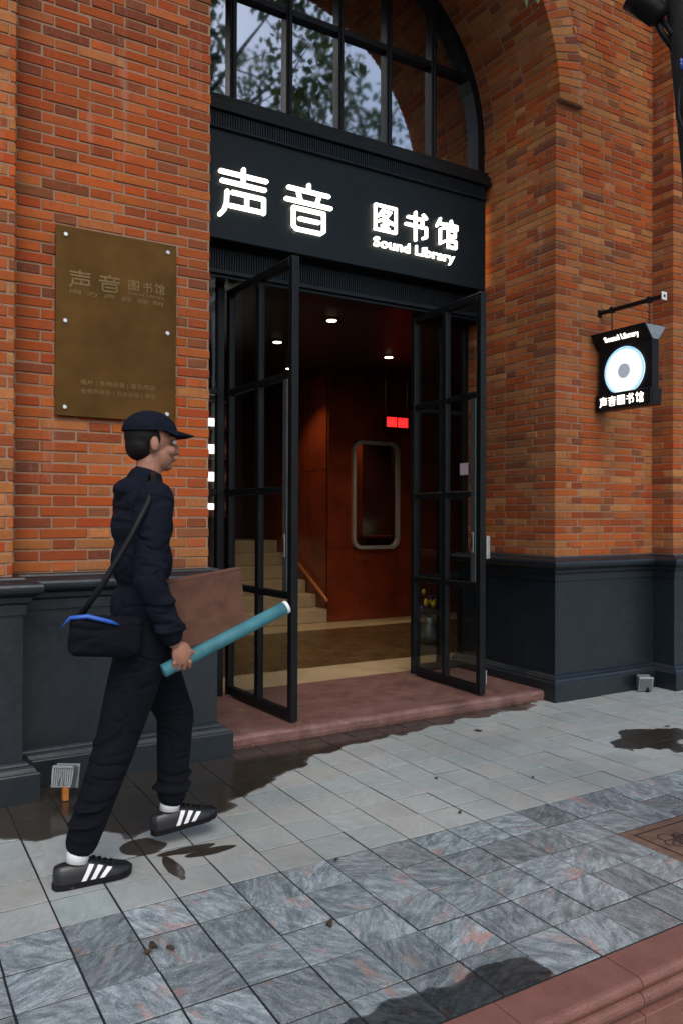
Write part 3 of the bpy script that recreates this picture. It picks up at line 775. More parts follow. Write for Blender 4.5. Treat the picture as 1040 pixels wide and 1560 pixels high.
for (x0, x1, lab) in ((XL, 2.185, 'fixed glazed side light between the plaque wall and the door'), (3.90, XR, 'fixed glazed side light between the door and the pier')):
    th = thing('side_light', ((x0+x1)/2, 5.36, STEP), lab, 'window')
    y0, y1 = 5.335, 5.395
    for a, b in ((x0+.003, x0+.055), (x1-.055, x1)): MB().cbox(a, b, y0, y1, STEP+.001, 3.06, .004).build('stile', 'frame', th)
    xm = (x0+x1)/2; MB().cbox(xm-.024, xm+.024, y0+.003, y1-.003, STEP+.05, 3.05, .004).build('mullion', 'frame', th)
    MB().cbox(x0+.055, x1-.055, y0+.001, y1-.001, STEP+.002, STEP+.06, .004).build('bottom_rail', 'frame', th)
    for z in BARS: MB().cbox(x0+.055, x1-.055, y0+.002, y1-.002, z-.022, z+.022, .004).build('glazing_bar', 'frame', th)
    zs = [STEP+.06]+sorted(BARS)+[3.06]
    for a, b in ((x0+.055, xm-.024), (xm+.024, x1-.055)):
        for za, zb in zip(zs, zs[1:]): MB().box(a-.004, b+.004, 5.361, 5.369, za+.002, zb-.002).build('pane', 'glass', th)

# ------------------------------------------------------------------ interior
FY0, FY1, FY2, FY3 = 5.44, 5.97, 7.93, 8.43
tag(MB().box(.2, 12, FY0+.001, FY1, -.1, STEP-.002).build('threshold_floor', 'stone_beige'), kind='structure')
fl = tag(MB().box(.2, 12, FY1, FY2, -.1, STEP-.0045).build('foyer_floor', 'foyer_joint'), kind='structure')
k = 0; fw_ = .49
fm = MB(); fm.cbox(-.146, .146, -fw_/2+.005, fw_/2-.005, -.02, 0, .001)
fme = fm.mesh('floor_tile'); fme.materials.append(M['floor_tile'])
for r in range(4):
    for c in range(22):
        o = bpy.data.objects.new('floor_tile', fme); col.objects.link(o); o.parent = fl
        o.location = (1.6+.3*c+(.15 if r % 2 else 0), FY1+fw_*(r+.5), STEP-.002+random.uniform(-.0008, .0008))
tag(MB().box(.2, 12, FY2, FY3+.03, -.1, STEP-.001).build('stair_landing_floor', 'stone_beige'), kind='structure')
tag(MB().box(.2, 12, 5.445, 13, 3.2, 3.3).build('ceiling', 'ceiling'), kind='structure')
sh = MB(); sh.box(.1, .2, 5.3, 13.1, -.1, ZT); sh.box(12, 12.1, 5.3, 13.1, -.1, ZT); sh.box(.1, 12.1, 13, 13.1, -.1, ZT); sh.box(.1, 12.1, 4.6, 13.1, ZT, ZT+.1)
sh.box(.2, XL-.1, 5.44, 5.5, -.1, ZT); sh.box(XR+.1, 12, 5.44, 5.5, -.1, ZT)
tag(sh.build('interior_wall', 'dark_room'), kind='structure')
# wood wall with porthole, beside the stair
XW = 4.83
ww = tag(MB().box(XW+.02, XW+.16, FY3+.06, 12.9, -.05, 3.2).build('stair_wall', 'wood_dark'), kind='structure')
y = FY3+.06
while y < 12.5:
    MB().cbox(XW, XW+.02, y, y+.545, STEP, 1.96, .004).build('wood_panel', 'wood', ww); MB().cbox(XW, XW+.02, y, y+.545, 1.966, 3.195, .004).build('wood_panel', 'wood', ww); y += .55
PX0, PX1, PZ0, PZ1 = 5.205, 5.86, 1.0, 2.32
bw = MB()
for b in ((XW+.03, PX0, STEP-.1, 3.2), (PX1, 11.9, STEP-.1, 3.2), (PX0, PX1, STEP-.1, PZ0), (PX0, PX1, PZ1, 3.2)): bw.box(b[0], b[1], FY3+.022, FY3+.12, b[2], b[3])
bwo = tag(bw.build('back_wall', 'wood_dark'), kind='structure')
x = XW+.002
for k in range(9):
    x1 = x+(.372 if k == 0 else .66)
    if k == 1:
        MB().cbox(x, x+.654, FY3, FY3+.02, STEP, PZ0-.03, .003).build('wood_panel', 'wood', bwo); MB().cbox(x, x+.654, FY3, FY3+.02, PZ1+.03, 3.195, .003).build('wood_panel', 'wood', bwo)
    else:
        MB().cbox(x, x1-.006, FY3, FY3+.02, STEP, .985, .003).build('wood_panel', 'wood', bwo); MB().cbox(x, x1-.006, FY3, FY3+.02, .991, 3.195, .003).build('wood_panel', 'wood', bwo)
    x = x1
def rrect(x0, x1, z0, z1, r, n=6):
    out = []
    for (cx_, cz_, a) in ((x1-r, z1-r, 0), (x0+r, z1-r, 90), (x0+r, z0+r, 180), (x1-r, z0+r, 270)):
        out += [(cx_+r*math.cos(R(a+90*k/n)), cz_+r*math.sin(R(a+90*k/n))) for k in range(n+1)]
    return out
ph = thing('porthole_window', ((PX0+PX1)/2, FY3, PZ0), 'rounded metal-framed inner window in the dark wood wall', 'window')
mb = MB(); A = rrect(PX0-.03, PX1+.03, PZ0-.03, PZ1+.03, .13); B = rrect(PX0+.012, PX1-.012, PZ0+.012, PZ1-.012, .10); n = len(A)
for k in range(n):
    q = [A[k], A[(k+1) % n], B[(k+1) % n], B[k]]
    mb.add([(a, FY3-.03, b) for a, b in q]+[(a, FY3+.03, b) for a, b in q], [(0, 1, 2, 3), (0, 1, 5, 4), (3, 2, 6, 7)])
mb.build('frame', 'pale_metal', ph)
MB().prism(B, lambda a, b, d: (a, d, b), FY3+.004, FY3+.01).build('pane', 'glass', ph)
# alcove seen through it
al = MB(); al.box(5.0, 6.9, 9.6, 9.65, 0, 3.2); al.box(6.9, 6.95, 8.56, 9.6, 0, 3.2)
tag(al.build('alcove_wall', 'wood_dark'), kind='structure')
MB_ = MB(); MB_.cbox(5.55, 5.95, 9.4, 9.59, STEP, 2.6, .01); tag(MB_.build('wood_cabinet', 'wood'), 'lit red wood cabinet seen through the rounded inner window', 'cabinet')
dk = thing('reception_desk', (6.25, 9.2, 0), 'low dark desk behind the rounded inner window', 'desk')
MB().cbox(5.9, 6.85, 9.0, 9.4, 1.08, 1.12, .004).build('top', 'wood', dk); MB().cbox(5.95, 6.8, 9.05, 9.35, STEP, 1.079, .004).build('body', 'wood_dark', dk)
dl = thing('desk_lamp', (6.38, 9.15, 1.12), 'small glowing lamp on the desk behind the rounded window', 'lamp')
mb = MB(); mb.tube([(6.38, 9.15, 1.121), (6.38, 9.15, 1.14), (6.38, 9.15, 1.20)], [.035, .012, .010], 12); mb.build('base', 'steel', dl)
mb = MB(); mb.tube([(6.38, 9.15, 1.19), (6.38, 9.15, 1.25)], [.045, .03], 14); mb.build('shade', 'down_lit', dl, True)
# staircase
sc = thing('staircase', (4.2, FY3, STEP), 'pale stone staircase climbing away inside the entrance', 'staircase')
for k in range(6):
    z1 = STEP+.163*(k+1); y0 = FY3+.28*k+.004
    MB().cbox(3.62, XW-.004, y0, 11.6+.001*k, z1-.163+.0005, z1, .008).build('step', 'stone_beige', sc)
hr = thing('handrail', (XW-.06, 8.4, .4), 'slim orange handrail fixed to the wood wall by the stairs', 'handrail')
rp_ = [(XW-.05, 8.36, .345), (XW-.05, 8.45, .40), (XW-.05, 9.45, .94)]
MB().tube(rp_, .019, 10).build('rail', 'rail', hr, True)
for y in (8.7, 9.3):
    z = .40+(y-8.45)*.54; MB().tube([(XW-.05, y, z), (XW+.005, y, z-.01)], .008, 8).build('bracket', 'steel', hr, True)
tag(MB().box(.2, XW, 11.0, 11.1, 0, 3.2).build('stair_end_wall', 'wood_dark'), kind='structure')
# exit sign hung from the ceiling
ex = thing('exit_sign', (5.56, 8.0, 2.5), 'small glowing red exit sign hanging before the wood wall', 'exit sign')
MB().cbox(5.375, 5.75, 8.0, 8.035, 2.47, 2.64, .005).build('housing', 'black', ex)
for a in (5.405, 5.572): MB().cbox(a, a+.148, 7.992, 8.001, 2.495, 2.615, .003).build('lit_panel', 'exit_lit', ex)
for a in (5.40, 5.72): MB().tube([(a, 8.017, 2.639), (a, 8.017, 3.2)], .004, 6).build('rod', 'steel', ex)
# downlights
def downlight(x, y, e, lab, grp='ceiling downlights'):
    d = thing('downlight', (x, y, 3.2), lab, 'lamp', grp)
    mb = MB(); mb.tube([(x, y, 3.199), (x, y, 3.19)], [.07, .066], 20); mb.build('trim', 'frame', d)
    mb = MB(); mb.tube([(x, y, 3.1895), (x, y, 3.186)], [.047, .044], 18); mb.build('lens', 'down_lit', d)
    ld = bpy.data.lights.new('downlight_beam', 'SPOT'); ld.energy = e; ld.color = (1, .74, .45); ld.spot_size = R(105); ld.spot_blend = .7; ld.shadow_soft_size = .05
    lo = bpy.data.objects.new('downlight_beam', ld); col.objects.link(lo); lo.parent = d; lo.location = (0, 0, -.03)
for x, y, l_ in ((3.61, 6.25, 'warm recessed downlight in the foyer ceiling just inside the doors'), (3.58, 7.32, 'warm recessed downlight in the foyer ceiling before the stairs'), (4.99, 7.35, 'warm recessed downlight in the foyer ceiling before the exit sign')): downlight(x, y, 24, l_)
downlight(4.35, 8.55, 26, 'warm recessed downlight over the stairs')
downlight(5.7, 9.0, 26, 'warm recessed downlight in the alcove behind the rounded window', 'ceiling downlights')
# lit display shelf left of the stair
ds = thing('display_shelf', (3.35, 8.6, 0), 'tall display shelf with glowing white panels seen past the plaque wall', 'shelf')
MB().cbox(3.1, 3.56, 8.60, 8.70, STEP, 3.0, .005).build('back_panel', 'wood_dark', ds)
for x in (3.1, 3.53): MB().cbox(x, x+.03, 8.35, 8.599, STEP, 3.0, .004).build('side_panel', 'wood_dark', ds)
for z in (1.38, 1.72, 2.06, 2.40, 2.72):
    MB().cbox(3.131, 3.529, 8.36, 8.599, z-.02, z, .003).build('shelf_board', 'wood_dark', ds)
for z0, z1 in ((1.46, 1.53), (1.79, 1.895), (2.11, 2.215), (2.43, 2.52)): MB().cbox(3.16, 3.50, 8.57, 8.598, z0, z1, .004).build('lit_panel', 'shelf_lit', ds)
# flowers near the right side light
fv = thing('flower_vase', (4.93, 6.5, STEP), 'small vase of yellow and purple flowers behind the door glass', 'vase')
mb = MB(); mb.tube([(4.93, 6.5, STEP), (4.93, 6.5, STEP+.1), (4.93, 6.5, STEP+.22), (4.93, 6.5, STEP+.27)], [.07, .11, .05, .06], 18); mb.build('vase', 'grey_alu', fv, True)
fm = {'yellow': MB(), 'purple': MB()}; sm = MB()
for k in range(16):
    a = random.uniform(0, 6.28); q = random.uniform(.02, .15); x, y, z = 4.93+q*math.cos(a), 6.5+q*math.sin(a), STEP+random.uniform(.36, .66)
    sm.tube([(4.93, 6.5, STEP+.24), (x, y, z)], .004, 5)
    fm['yellow' if k % 4 else 'purple'].sphere((x, y, z), (.022, .022, .030), 7, 5)
sm.build('stem', 'leaf', fv)
for k in fm: tag(fm[k].build('blossom', k, fv), kind='stuff')

# ------------------------------------------------------------------ brass plaque
pq = thing('brass_plaque', (1.135, 4.28, 1.88), 'aged brass plaque with faint engraved lettering on the brick wall', 'plaque')
K = 4.285/4.22
PXa, PXb, PZa, PZb = .795*K, 1.437*K, 1.38+(1.90-1.38)*K, 1.38+(2.886-1.38)*K
MB().cbox(PXa, PXb, 4.285, 4.293, PZa, PZb, .0015).build('plate', 'brass', pq)
for fx in (.075, .925):
    for fz in (.045, .5, .955):
        x, z = PXa+(PXb-PXa)*fx, PZa+(PZb-PZa)*fz
        b = MB().tube([(x, 4.293, z), (x, 4.312+.02, z)], .008, 10).build('standoff', 'steel', pq)
        MB().tube([(x, 4.2848, z), (x, 4.280, z), (x, 4.2775, z)], [.0125, .0122, .009], 14).build('cap', 'steel', b)
def pqx(u): return PXa+(PXb-PXa)*u
def pqz(v): return PZb-(PZb-PZa)*v
pf = lambda a, b, d: (a, d, b)
for ch, u0, u1, v0, v1, w in (('声', .105, .275, .225, .315, .0045), ('音', .345, .515, .225, .315, .0045), ('图', .585, .675, .232, .285, .0028), ('书', .71, .79, .232, .285, .0028), ('馆', .81, .895, .232, .285, .0028)):
    mb = MB(); strokes(mb, ch, pqx(u0), pqx(u1), pqz(v1), pqz(v0), w, pf, 4.2838, 4.2852); mb.build('engraving', 'brass_light', pq)
for body, u0, u1, v0, v1 in (('Sound Library', .585, .895, .295, .318), ('南 方 声 音 视 听', .105, .895, .328, .352), ('唱片 | 音频设备 | 音乐周边', .2, .82, .80, .832), ('全景声体验 | 音乐沙龙 | 演出', .2, .82, .848, .88)):
    fit_text(body, pqx(u0), pqx(u1), pqz(v1), pqz(v0), pf, 4.2838, 4.2852, 0.0).build('engraving', 'brass_light', pq)

# ------------------------------------------------------------------ hanging sign
hs = thing('hanging_sign', (4.955, YB, 2.23), 'black hanging sign with a glowing white record disc on the brick pier', 'sign')
HX = 4.955; ya, yb = 3.79, 4.285
MB().cbox(HX-.014, HX+.014, 3.722, YB-.009, 2.994, 3.022, .002).build('arm', 'black', hs)
MB().cbox(HX-.022, HX+.022, YB-.0085, YB+.004, 2.98, 3.036, .002).build('wall_plate', 'black', hs)
e = MB().cbox(HX-.028, HX+.028, 3.714, 3.7215, 2.978, 3.038, .002).build('end_cap', 'white', hs)
MB().tube([(HX, 3.7138, 3.008), (HX, 3.7125, 3.008)], .011, 12).build('bolt', 'black', e)
def chain(y, z0, z1):
    n = 6; mb = MB(); L = (z0-z1)/n
    for k in range(n):
        zc = z0-L*(k+.5); pts = []
        for t in range(11):
            a = 2*math.pi*t/10; u, v = .007*math.cos(a), (L*.72)*math.sin(a)
            pts.append((HX+(u if k % 2 else 0), y+(0 if k % 2 else u), zc+v))
        mb.tube(pts, .0022, 5, False)
    mb.build('chain', 'black', hs)
    MB().cbox(HX-.018, HX+.018, y-.012, y+.012, 2.985, 3.032, .002).build('clamp', 'black', hs)
chain(4.19, 2.99, 2.815); chain(3.845, 2.99, 2.83)
BT = .038
MB().cbox(HX-BT, HX+BT, ya, yb, 2.34, 2.70, .003).build('body', 'black', hs)
V = [(-BT, 2.700), (BT, 2.700), (.125, 2.815), (-.125, 2.815)]
MB().prism(V, lambda a, b, d: (HX+a, d, b), ya+.004, yb+.01).build('flared_top', 'black', hs)
MB().prism([(-BT+.006, 2.708), (BT-.006, 2.708), (.112, 2.809), (-.112, 2.809)], lambda a, b, d: (HX+a, d, b), ya-.002, ya+.004).build('end_panel', 'grey_alu', hs)
MB().cbox(HX-.062, HX+.062, ya-.004, yb+.012, 2.222, 2.345, .003).build('name_box', 'black', hs)
MB().cbox(HX-.045, HX+.045, ya-.008, ya-.0045, 2.24, 2.325, .002).build('end_panel', 'black', hs)
for sx in (-1, 1):
    fx = HX+sx*BT; cyy, czz, rr = 4.035, 2.505, .183
    pts = []
    for k in range(49):
        a = 2*math.pi*k/48; pts.append((cyy+rr*math.cos(a), max(2.350, czz+rr*math.sin(a))))
    d0, d1 = fx+sx*.001, fx+sx*.010
    dsc = MB().prism(pts[:-1], lambda a, b, d: (d, a, b), d0, d1).build('record_disc', 'disc_lit', hs)
    rim = MB()
    for k in range(48):
        q = [(cyy+r_*math.cos(2*math.pi*a/48), max(2.350, czz+r_*math.sin(2*math.pi*a/48))) for r_, a in ((rr-.018, k), (rr+.003, k), (rr+.003, k+1), (rr-.018, k+1))]
        rim.add([(fx+sx*.0112, a, b) for a, b in q], [(0, 1, 2, 3)])
    rim.build('rim', 'rim_lit', dsc)
    MB().prism([(cyy+.056*math.cos(2*math.pi*k/24), czz+.056*math.sin(2*math.pi*k/24)) for k in range(24)], lambda a, b, d: (d, a, b), fx+sx*.0102, fx+sx*.012).build('label', 'disc_mid', dsc)
    # lettering; the text reads left to right for a viewer facing this side
    yl, yr = (yb-.02, ya+.02)
    nfx = HX+sx*.062; seq = '声音图书馆'
    for i, ch in enumerate(seq):
        c0 = .03+.185*i
        def f2(a, b, d, sx=sx): 
            y = yl+(yr-yl)*a if sx < 0 else yr+(yl-yr)*a
            return (d, y, b)
        mb = MB(); 
        for pl in GL[ch]:
            P = [(c0+.145*a, 2.248+.072*b) for a, b in pl]
            for (ax, az), (bx, bz) in zip(P, P[1:]):
                L = .4535; ax_, bx_ = ax*L, bx*L; w = .0030
                t0 = math.atan2(bz-az, bx_-ax_); poly = [(bx_+w*math.cos(t0-math.pi/2+math.pi*k/4), bz+w*math.sin(t0-math.pi/2+math.pi*k/4)) for k in range(5)]+[(ax_+w*math.cos(t0+math.pi/2+math.pi*k/4), az+w*math.sin(t0+math.pi/2+math.pi*k/4)) for k in range(5)]
                mb.prism([(p/L, q) for p, q in poly], f2, nfx+sx*.001, nfx+sx*(.006+random.uniform(0, .001)))
        mb.build('letter', 'white_lit', hs)
    # slanted strip
    p0 = Vector((sx*BT, 2.700)); p1 = Vector((sx*.125, 2.815)); dv = (p1-p0); nn = Vector((dv.y*sx, -dv.x*sx)).normalized()
    def f3(a, b, d, sx=sx, p0=p0, dv=dv, nn=nn):
        q = p0+dv*b+nn*d; y = yl+(yr-yl)*a if sx < 0 else yr+(yl-yr)*a
        return (HX+q.x, y, q.y)
    split_letters(fit_text('Sound Library', .17, .86, .30, .70, f3, .006, .001, .012), 1, 'letter', 'white_lit', hs)

# ------------------------------------------------------------------ ground floodlights
def flood(x, y, z0, rz, lab, orange):
    th = thing('floodlight', (x, y, 0), lab, 'floodlight')
    mt = Matrix.Translation((x, y, z0)) @ Matrix.Scale(.78, 4) @ Matrix.Rotation(rz, 4, 'Z') @ Matrix.Rotation(R(-14), 4, 'X')
    def part(name, mat, mb, par=th): return mb.xf(mt).build(name, mat, par)
    # lens side faces local +Y, fins face local -Y
    b = MB(); b.prism([(-.062, -.01), (.062, -.01), (.068, .07), (.068, .115), (.06, .122), (-.06, .122), (-.068, .115), (-.068, .07)], lambda a, c, d: (a, d, c), -.045, .035)
    bd = part('body', 'grey_alu', b)
    part('bezel', 'grey_alu', MB().cbox(-.075, .075, .0355, .05, -.018, .130, .004)); part('lens', 'led_off', MB().cbox(-.062, .062, .0505, .053, -.006, .118, .001))
    f = MB()
    for k in range(9): f.box(-.056+.0135*k, -.056+.0135*k+.005, -.056, -.0452, .004, .105)
    f.cbox(-.064, .064, -.0565, -.0452, -.006, .003, .002); f.cbox(-.064, .064, -.0565, -.0452, .106, .114, .002)
    part('cooling_fin', 'grey_alu', f, bd)
    br = MB().tube([(0, -.062, .08), (-.018, -.064, 0)], .004, 6); br.tube([(0, -.062, .08), (.018, -.064, 0)], .004, 6); part('bracket', 'grey_alu', br)
    ft = MB(); ft.cbox(x-.014, x+.014, y-.05, y-.01, .0005, max(.02, z0+.012), .003); ft.build('foot', 'orange_rust' if orange else 'black', th)
flood(.805, 3.99, .062, R(-34), 'grey floodlight on an orange foot before the plaque wall plinth', True)
flood(5.27, 4.14, .03, R(150), 'grey floodlight before the plinth of the pier with the hanging sign', False)

# ------------------------------------------------------------------ service cover with tree relief
cv = thing('service_cover', (3.1, 2.12, 0), 'brown metal service cover with a tree relief in the paving', 'cover')
cx0, cx1, cy0, cy1 = TX0+11*TX+.003, TX0+14*TX-.003, TY0-5*TY+.003, TY0-3*TY-.003
MB().cbox(cx0, cx1, cy0, cy1, -.03, -.001, .003).build('plate', 'bronze', cv)
g = MB(); i = .045
for b in ((cx0+i, cx1-i, cy0+i, cy0+i+.006), (cx0+i, cx1-i, cy1-i-.006, cy1-i), (cx0+i, cx0+i+.006, cy0+i+.006, cy1-i-.006), (cx1-i-.006, cx1-i, cy0+i+.006, cy1-i-.006)): g.box(*b, -.0012, .0015)
g.build('border', 'bronze_dk', cv)
rl = MB(); tcx, tcy = cx0+.17, (cy0+cy1)/2
for k in range(11):
    a = random.uniform(0, 6.28); q = random.uniform(.02, .06); r = random.uniform(.018, .04); ox, oy = tcx+q*math.cos(a)*1.1, tcy+.03+q*math.sin(a)*.9
    rl.tube([(ox+r*math.cos(2*math.pi*t/14), oy+r*.85*math.sin(2*math.pi*t/14), .0005) for t in range(15)], .0024, 5, False)
rl.tube([(tcx, tcy-.14, .0005), (tcx+.005, tcy-.05, .0005), (tcx-.02, tcy+.05, .0005)], .004, 6); rl.tube([(tcx+.003, tcy-.06, .0005), (tcx+.04, tcy+.03, .0005)], .003, 6)
rl.tube([(tcx-.05, tcy-.14, .0005), (tcx+.05, tcy-.14, .0005)], .003, 6); rl.build('tree_relief', 'bronze_dk', cv)

# ------------------------------------------------------------------ fallen leaves
M['dead_leaf'] = simple('dead_leaf', (.05, .03, .018), .7, var=.4, scale=30)
def dead_leaf(x, y, s, rz, lab):
    mb = MB(); n = 12; pts = []
    for k in range(n):
        a = 2*math.pi*k/n; q = 1+.25*math.sin(3*a+x*40); pts.append((s*q*math.cos(a), s*.5*q*math.sin(a), .004+.006*random.random()))
    pts.append((0, 0, .010)); mb.add(pts, [(k, (k+1) % n, n) for k in range(n)]); pts2 = [(a, b, c-.003) for a, b, c in pts]; mb.add(pts2, [((k+1) % n, k, n) for k in range(n)])
    mb.xf(Matrix.Rotation(rz, 4, 'Z')); o = mb.build('fallen_leaf', 'dead_leaf', fix=False); o.location = (x, y, 0.0015); tag(o, lab, 'leaf', 'fallen leaves on the paving')
LF = 'dark curled fallen leaf lying on the paving'
for x, y, s in ((.775, 2.47, .022), (.75, 2.44, .016), (.82, 2.43, .018), (.63, 3.0, .014), (2.35, 2.86, .014), (1.6, 2.72, .012), (3.35, 3.9, .03), (2.55, 3.3, .014), (4.5, 3.35, .018), (1.33, 2.30, .022), (3.0, 3.05, .012)): dead_leaf(x, y, s, random.uniform(0, 6), LF)

# ------------------------------------------------------------------ trees by the kerb and across the street
def leaves(centers, rad, per, size, seed):
    g = np.random.default_rng(seed); V, F, T = [], [], []
    n = len(centers)*per
    c = np.repeat(np.array(centers), per, 0); rr = np.repeat(np.array(rad), per)
    d = g.normal(size=(n, 3)); d /= np.linalg.norm(d, axis=1)[:, None]
    p = c+d*(rr*g.random(n)**.45)[:, None]*np.array([1, 1, .75])
    s = size*(.6+.8*g.random(n))
    a = g.normal(size=(n, 3)); a[:, 2] -= .5; a /= np.linalg.norm(a, axis=1)[:, None]
    b = np.cross(a, g.normal(size=(n, 3))); b /= np.linalg.norm(b, axis=1)[:, None]
    nn = np.cross(a, b)
    q0 = p; q1 = p+a*(s*.5)[:, None]+b*(s*.3)[:, None]+nn*(s*.06)[:, None]; q2 = p+a*s[:, None]; q3 = p+a*(s*.5)[:, None]-b*(s*.3)[:, None]+nn*(s*.06)[:, None]
    v = np.stack([q0, q1, q2, q3], 1).reshape(-1, 3)
    t = np.repeat(g.random(n), 4)
    return v, n, t
def crown(name, centers, rad, per, size, mat, parent, seed):
    v, n, t = leaves(centers, rad, per, size, seed)
    me = bpy.data.meshes.new(name); me.vertices.add(len(v)); me.vertices.foreach_set('co', v.astype(np.float32).ravel())
    me.loops.add(4*n); me.loops.foreach_set('vertex_index', np.arange(4*n, dtype=np.int32)); me.polygons.add(n)
    me.polygons.foreach_set('loop_start', np.arange(0, 4*n, 4, dtype=np.int32)); me.polygons.foreach_set('loop_total', np.full(n, 4, dtype=np.int32))
    at = me.color_attributes.new('tone', 'FLOAT_COLOR', 'POINT'); at.data.foreach_set('color', np.repeat(t[:, None], 4, 1).astype(np.float32).ravel())
    me.update(); me.validate(); me.materials.append(M[mat])
    o = bpy.data.objects.new(name, me); col.objects.link(o); o.parent = parent; o.matrix_parent_inverse = parent_inv(parent); return o
def tree(base, top, r0, limbs, lab, mat, seed, per=70, size=.16, clump=.55, sub=7):
    g = random.Random(seed); th = thing('street_tree', base, lab, 'tree', None)
    B, T = Vector(base), Vector(top); tr = MB()
    mid = (B+T)/2+Vector((g.uniform(-.06, .06), g.uniform(-.06, .06), 0))
    tr.tube([B, B.lerp(mid, .05), B.lerp(mid, .16), B.lerp(mid, .5), mid, mid.lerp(T, .5), T], [r0*1.9, r0*1.45, r0*1.15, r0*1.05, r0, r0*.9, r0*.75], 14)
    C, Rd = [], []
    for e in limbs:
        E = Vector(e); m1 = T.lerp(E, .5)+Vector((g.uniform(-.2, .2), g.uniform(-.2, .2), g.uniform(.1, .4)))
        tr.tube([T-(T-B).normalized()*.3, T.lerp(m1, .5), m1, m1.lerp(E, .6), E], [r0*.6, r0*.5, r0*.38, r0*.26, r0*.12], 9)
        for k in range(sub):
            t = g.uniform(.25, 1.1); P = (T.lerp(m1, t*2) if t < .5 else m1.lerp(E, t*2-1))
            Q = P+Vector((g.gauss(0, .75), g.gauss(0, .75), g.gauss(.1, .55)))
            tr.tube([P, P.lerp(Q, .5)+Vector((0, 0, .08)), Q], [r0*.16, r0*.10, r0*.05], 6); C.append(tuple(Q)); Rd.append(clump*g.uniform(.6, 1.2))
    tr.build('trunk', 'bark', th, True); crown('crown', C, Rd, per, size, mat, th, seed); return th
tree((3.07, 1.735, -.03), (2.54, 1.94, 4.4), .08, [(4.2, 1.6, 7.6), (3.4, -.4, 8.2), (1.2, .8, 7.8), (2.2, 2.2, 8.0), (5.2, .2, 7.9), (3.0, 1.0, 9.2), (4.8, -1.2, 9.2)], 'slender leaning street tree at the kerb carrying a spotlight', 'leaf', 3, 80, .125, .42, 7)
tree((7.0, -6.0, -.34), (7.0, -5.8, 6.0), .24, [(5.4, -5.4, 9.2), (7.4, -4.6, 10.0), (9.0, -5.6, 10.8), (6.2, -7.4, 10.2), (8.6, -4.6, 9.6)], 'broad green street tree across the road', 'leaf2', 5, 90, .17, .75, 8)
tree((12.4, -6.2, -.34), (12.2, -6.0, 5.6), .22, [(10.2, -5.4, 10.2), (12.0, -4.6, 11.6), (14.2, -6.2, 10.6), (12.2, -7.6, 11.2), (10.8, -4.8, 8.8), (9.8, -5.8, 11.8)], 'green street tree farther along the road', 'leaf2', 9, 110, .17, .8, 10)
# spotlight strapped to the kerb tree
sl = thing('tree_spotlight', (2.55, 1.96, 3.3), 'black spotlight strapped to the leaning kerb tree', 'spotlight')
c0 = Vector((2.535, 1.975, 3.34)); ax = Vector((-.45, .35, .55)).normalized()
MB().tube([c0-ax*.07, c0-ax*.05, c0+ax*.03, c0+ax*.075], [.03, .045, .05, .056], 18).build('housing', 'black', sl, True)
MB().tube([c0+ax*.0755, c0+ax*.078], .048, 18).build('lens', 'led_off', sl)
MB().tube([c0-ax*.02, c0+Vector((.05, -.02, -.09)), (2.655, 1.90, 3.12)], .012, 8).build('bracket', 'black', sl, True)
cab = []
for k in range(14):
    t = k/13; cab.append((2.61+.07*t+.012*math.sin(k*1.3), 1.905-.03*t+.01*math.cos(k*1.7), 3.22-1.0*t))
MB().tube([c0-ax*.07]+cab, .010, 7).build('cable', 'black', sl, True)
tb = MB()
def trunk_at(z): t = (z+.03)/4.43; return Vector((3.07-.53*t, 1.735+.205*t, z))
q = trunk_at(3.10)+Vector((-.075, .0, 0))
for k in range(5): tb.tube([q+Vector((0, 0, -.006*k)), q+Vector((-.018, -.01*(k % 2), .012-.007*k)), q+Vector((-.004, -.012, -.02-.004*k))], .0045, 6)
tb.build('blue_strap', 'blue', sl, True)

# sprig of the kerb tree hanging into view above the arch
_t = [o for o in scene.objects if o.name.startswith('street_tree')][0]
d0 = fw+rt*((802-520)/F_PX)+up*((780-6)/F_PX); pl_ = Vector((0, 0, CAM_H))+d0*2.7
lf = MB()
for k, (ox, oz, rz) in enumerate(((0, 0, .3), (.05, .03, -1.0), (-.05, .05, 1.4))):
    i0 = len(lf.v); lf.add([(0, 0, .05), (.012, .004, .03), (.013, .004, .012), (0, .002, -.012), (-.013, .004, .012), (-.012, .004, .03)], [(0, 1, 2, 3, 4, 5)], (.8, .8, .8)); lf.xf(Matrix.Translation(pl_+Vector((ox, 0, oz))) @ Matrix.Rotation(rz, 4, 'Z'), i0)
lf.build('sprig_leaf', 'leaf', _t, fix=False)
MB().tube([pl_+Vector((0, 0, .05)), pl_+Vector((.02, -.05, .4)), pl_+Vector((.2, -.2, 1.6)), (2.6, 1.6, 6.0)], [.002, .004, .008, .02], 6).build('twig', 'bark', _t, True)

# ------------------------------------------------------------------ person walking past
def union(mb, voxel, smooth=4, noise=0.0):
    """merge overlapping volumes into one continuous surface"""
    me = mb.mesh('shape'); ob = bpy.data.objects.new('shape', me); col.objects.link(ob)
    md = ob.modifiers.new('r', 'REMESH'); md.mode = 'VOXEL'; md.voxel_size = voxel; md.use_smooth_shade = True
    sm = ob.modifiers.new('s', 'SMOOTH'); sm.iterations = smooth; sm.factor = .5
    dg = bpy.context.evaluated_depsgraph_get(); out = bpy.data.meshes.new_from_object(ob.evaluated_get(dg))
    bpy.data.objects.remove(ob); bpy.data.meshes.remove(me)
    return out
def put(me, name, mat, parent):
    me.materials.clear(); me.materials.append(M[mat]); me.polygons.foreach_set('use_smooth', [True]*len(me.polygons))
    o = bpy.data.objects.new(name, me); col.objects.link(o); o.parent = parent; o.matrix_parent_inverse = parent_inv(parent); return o
def limb(mb, pts, rs, flat=1.0, n=14):
    mb.tube(pts, rs, n)
    for p, r in zip(pts, rs): mb.sphere(p, r*.995, 12, 8)
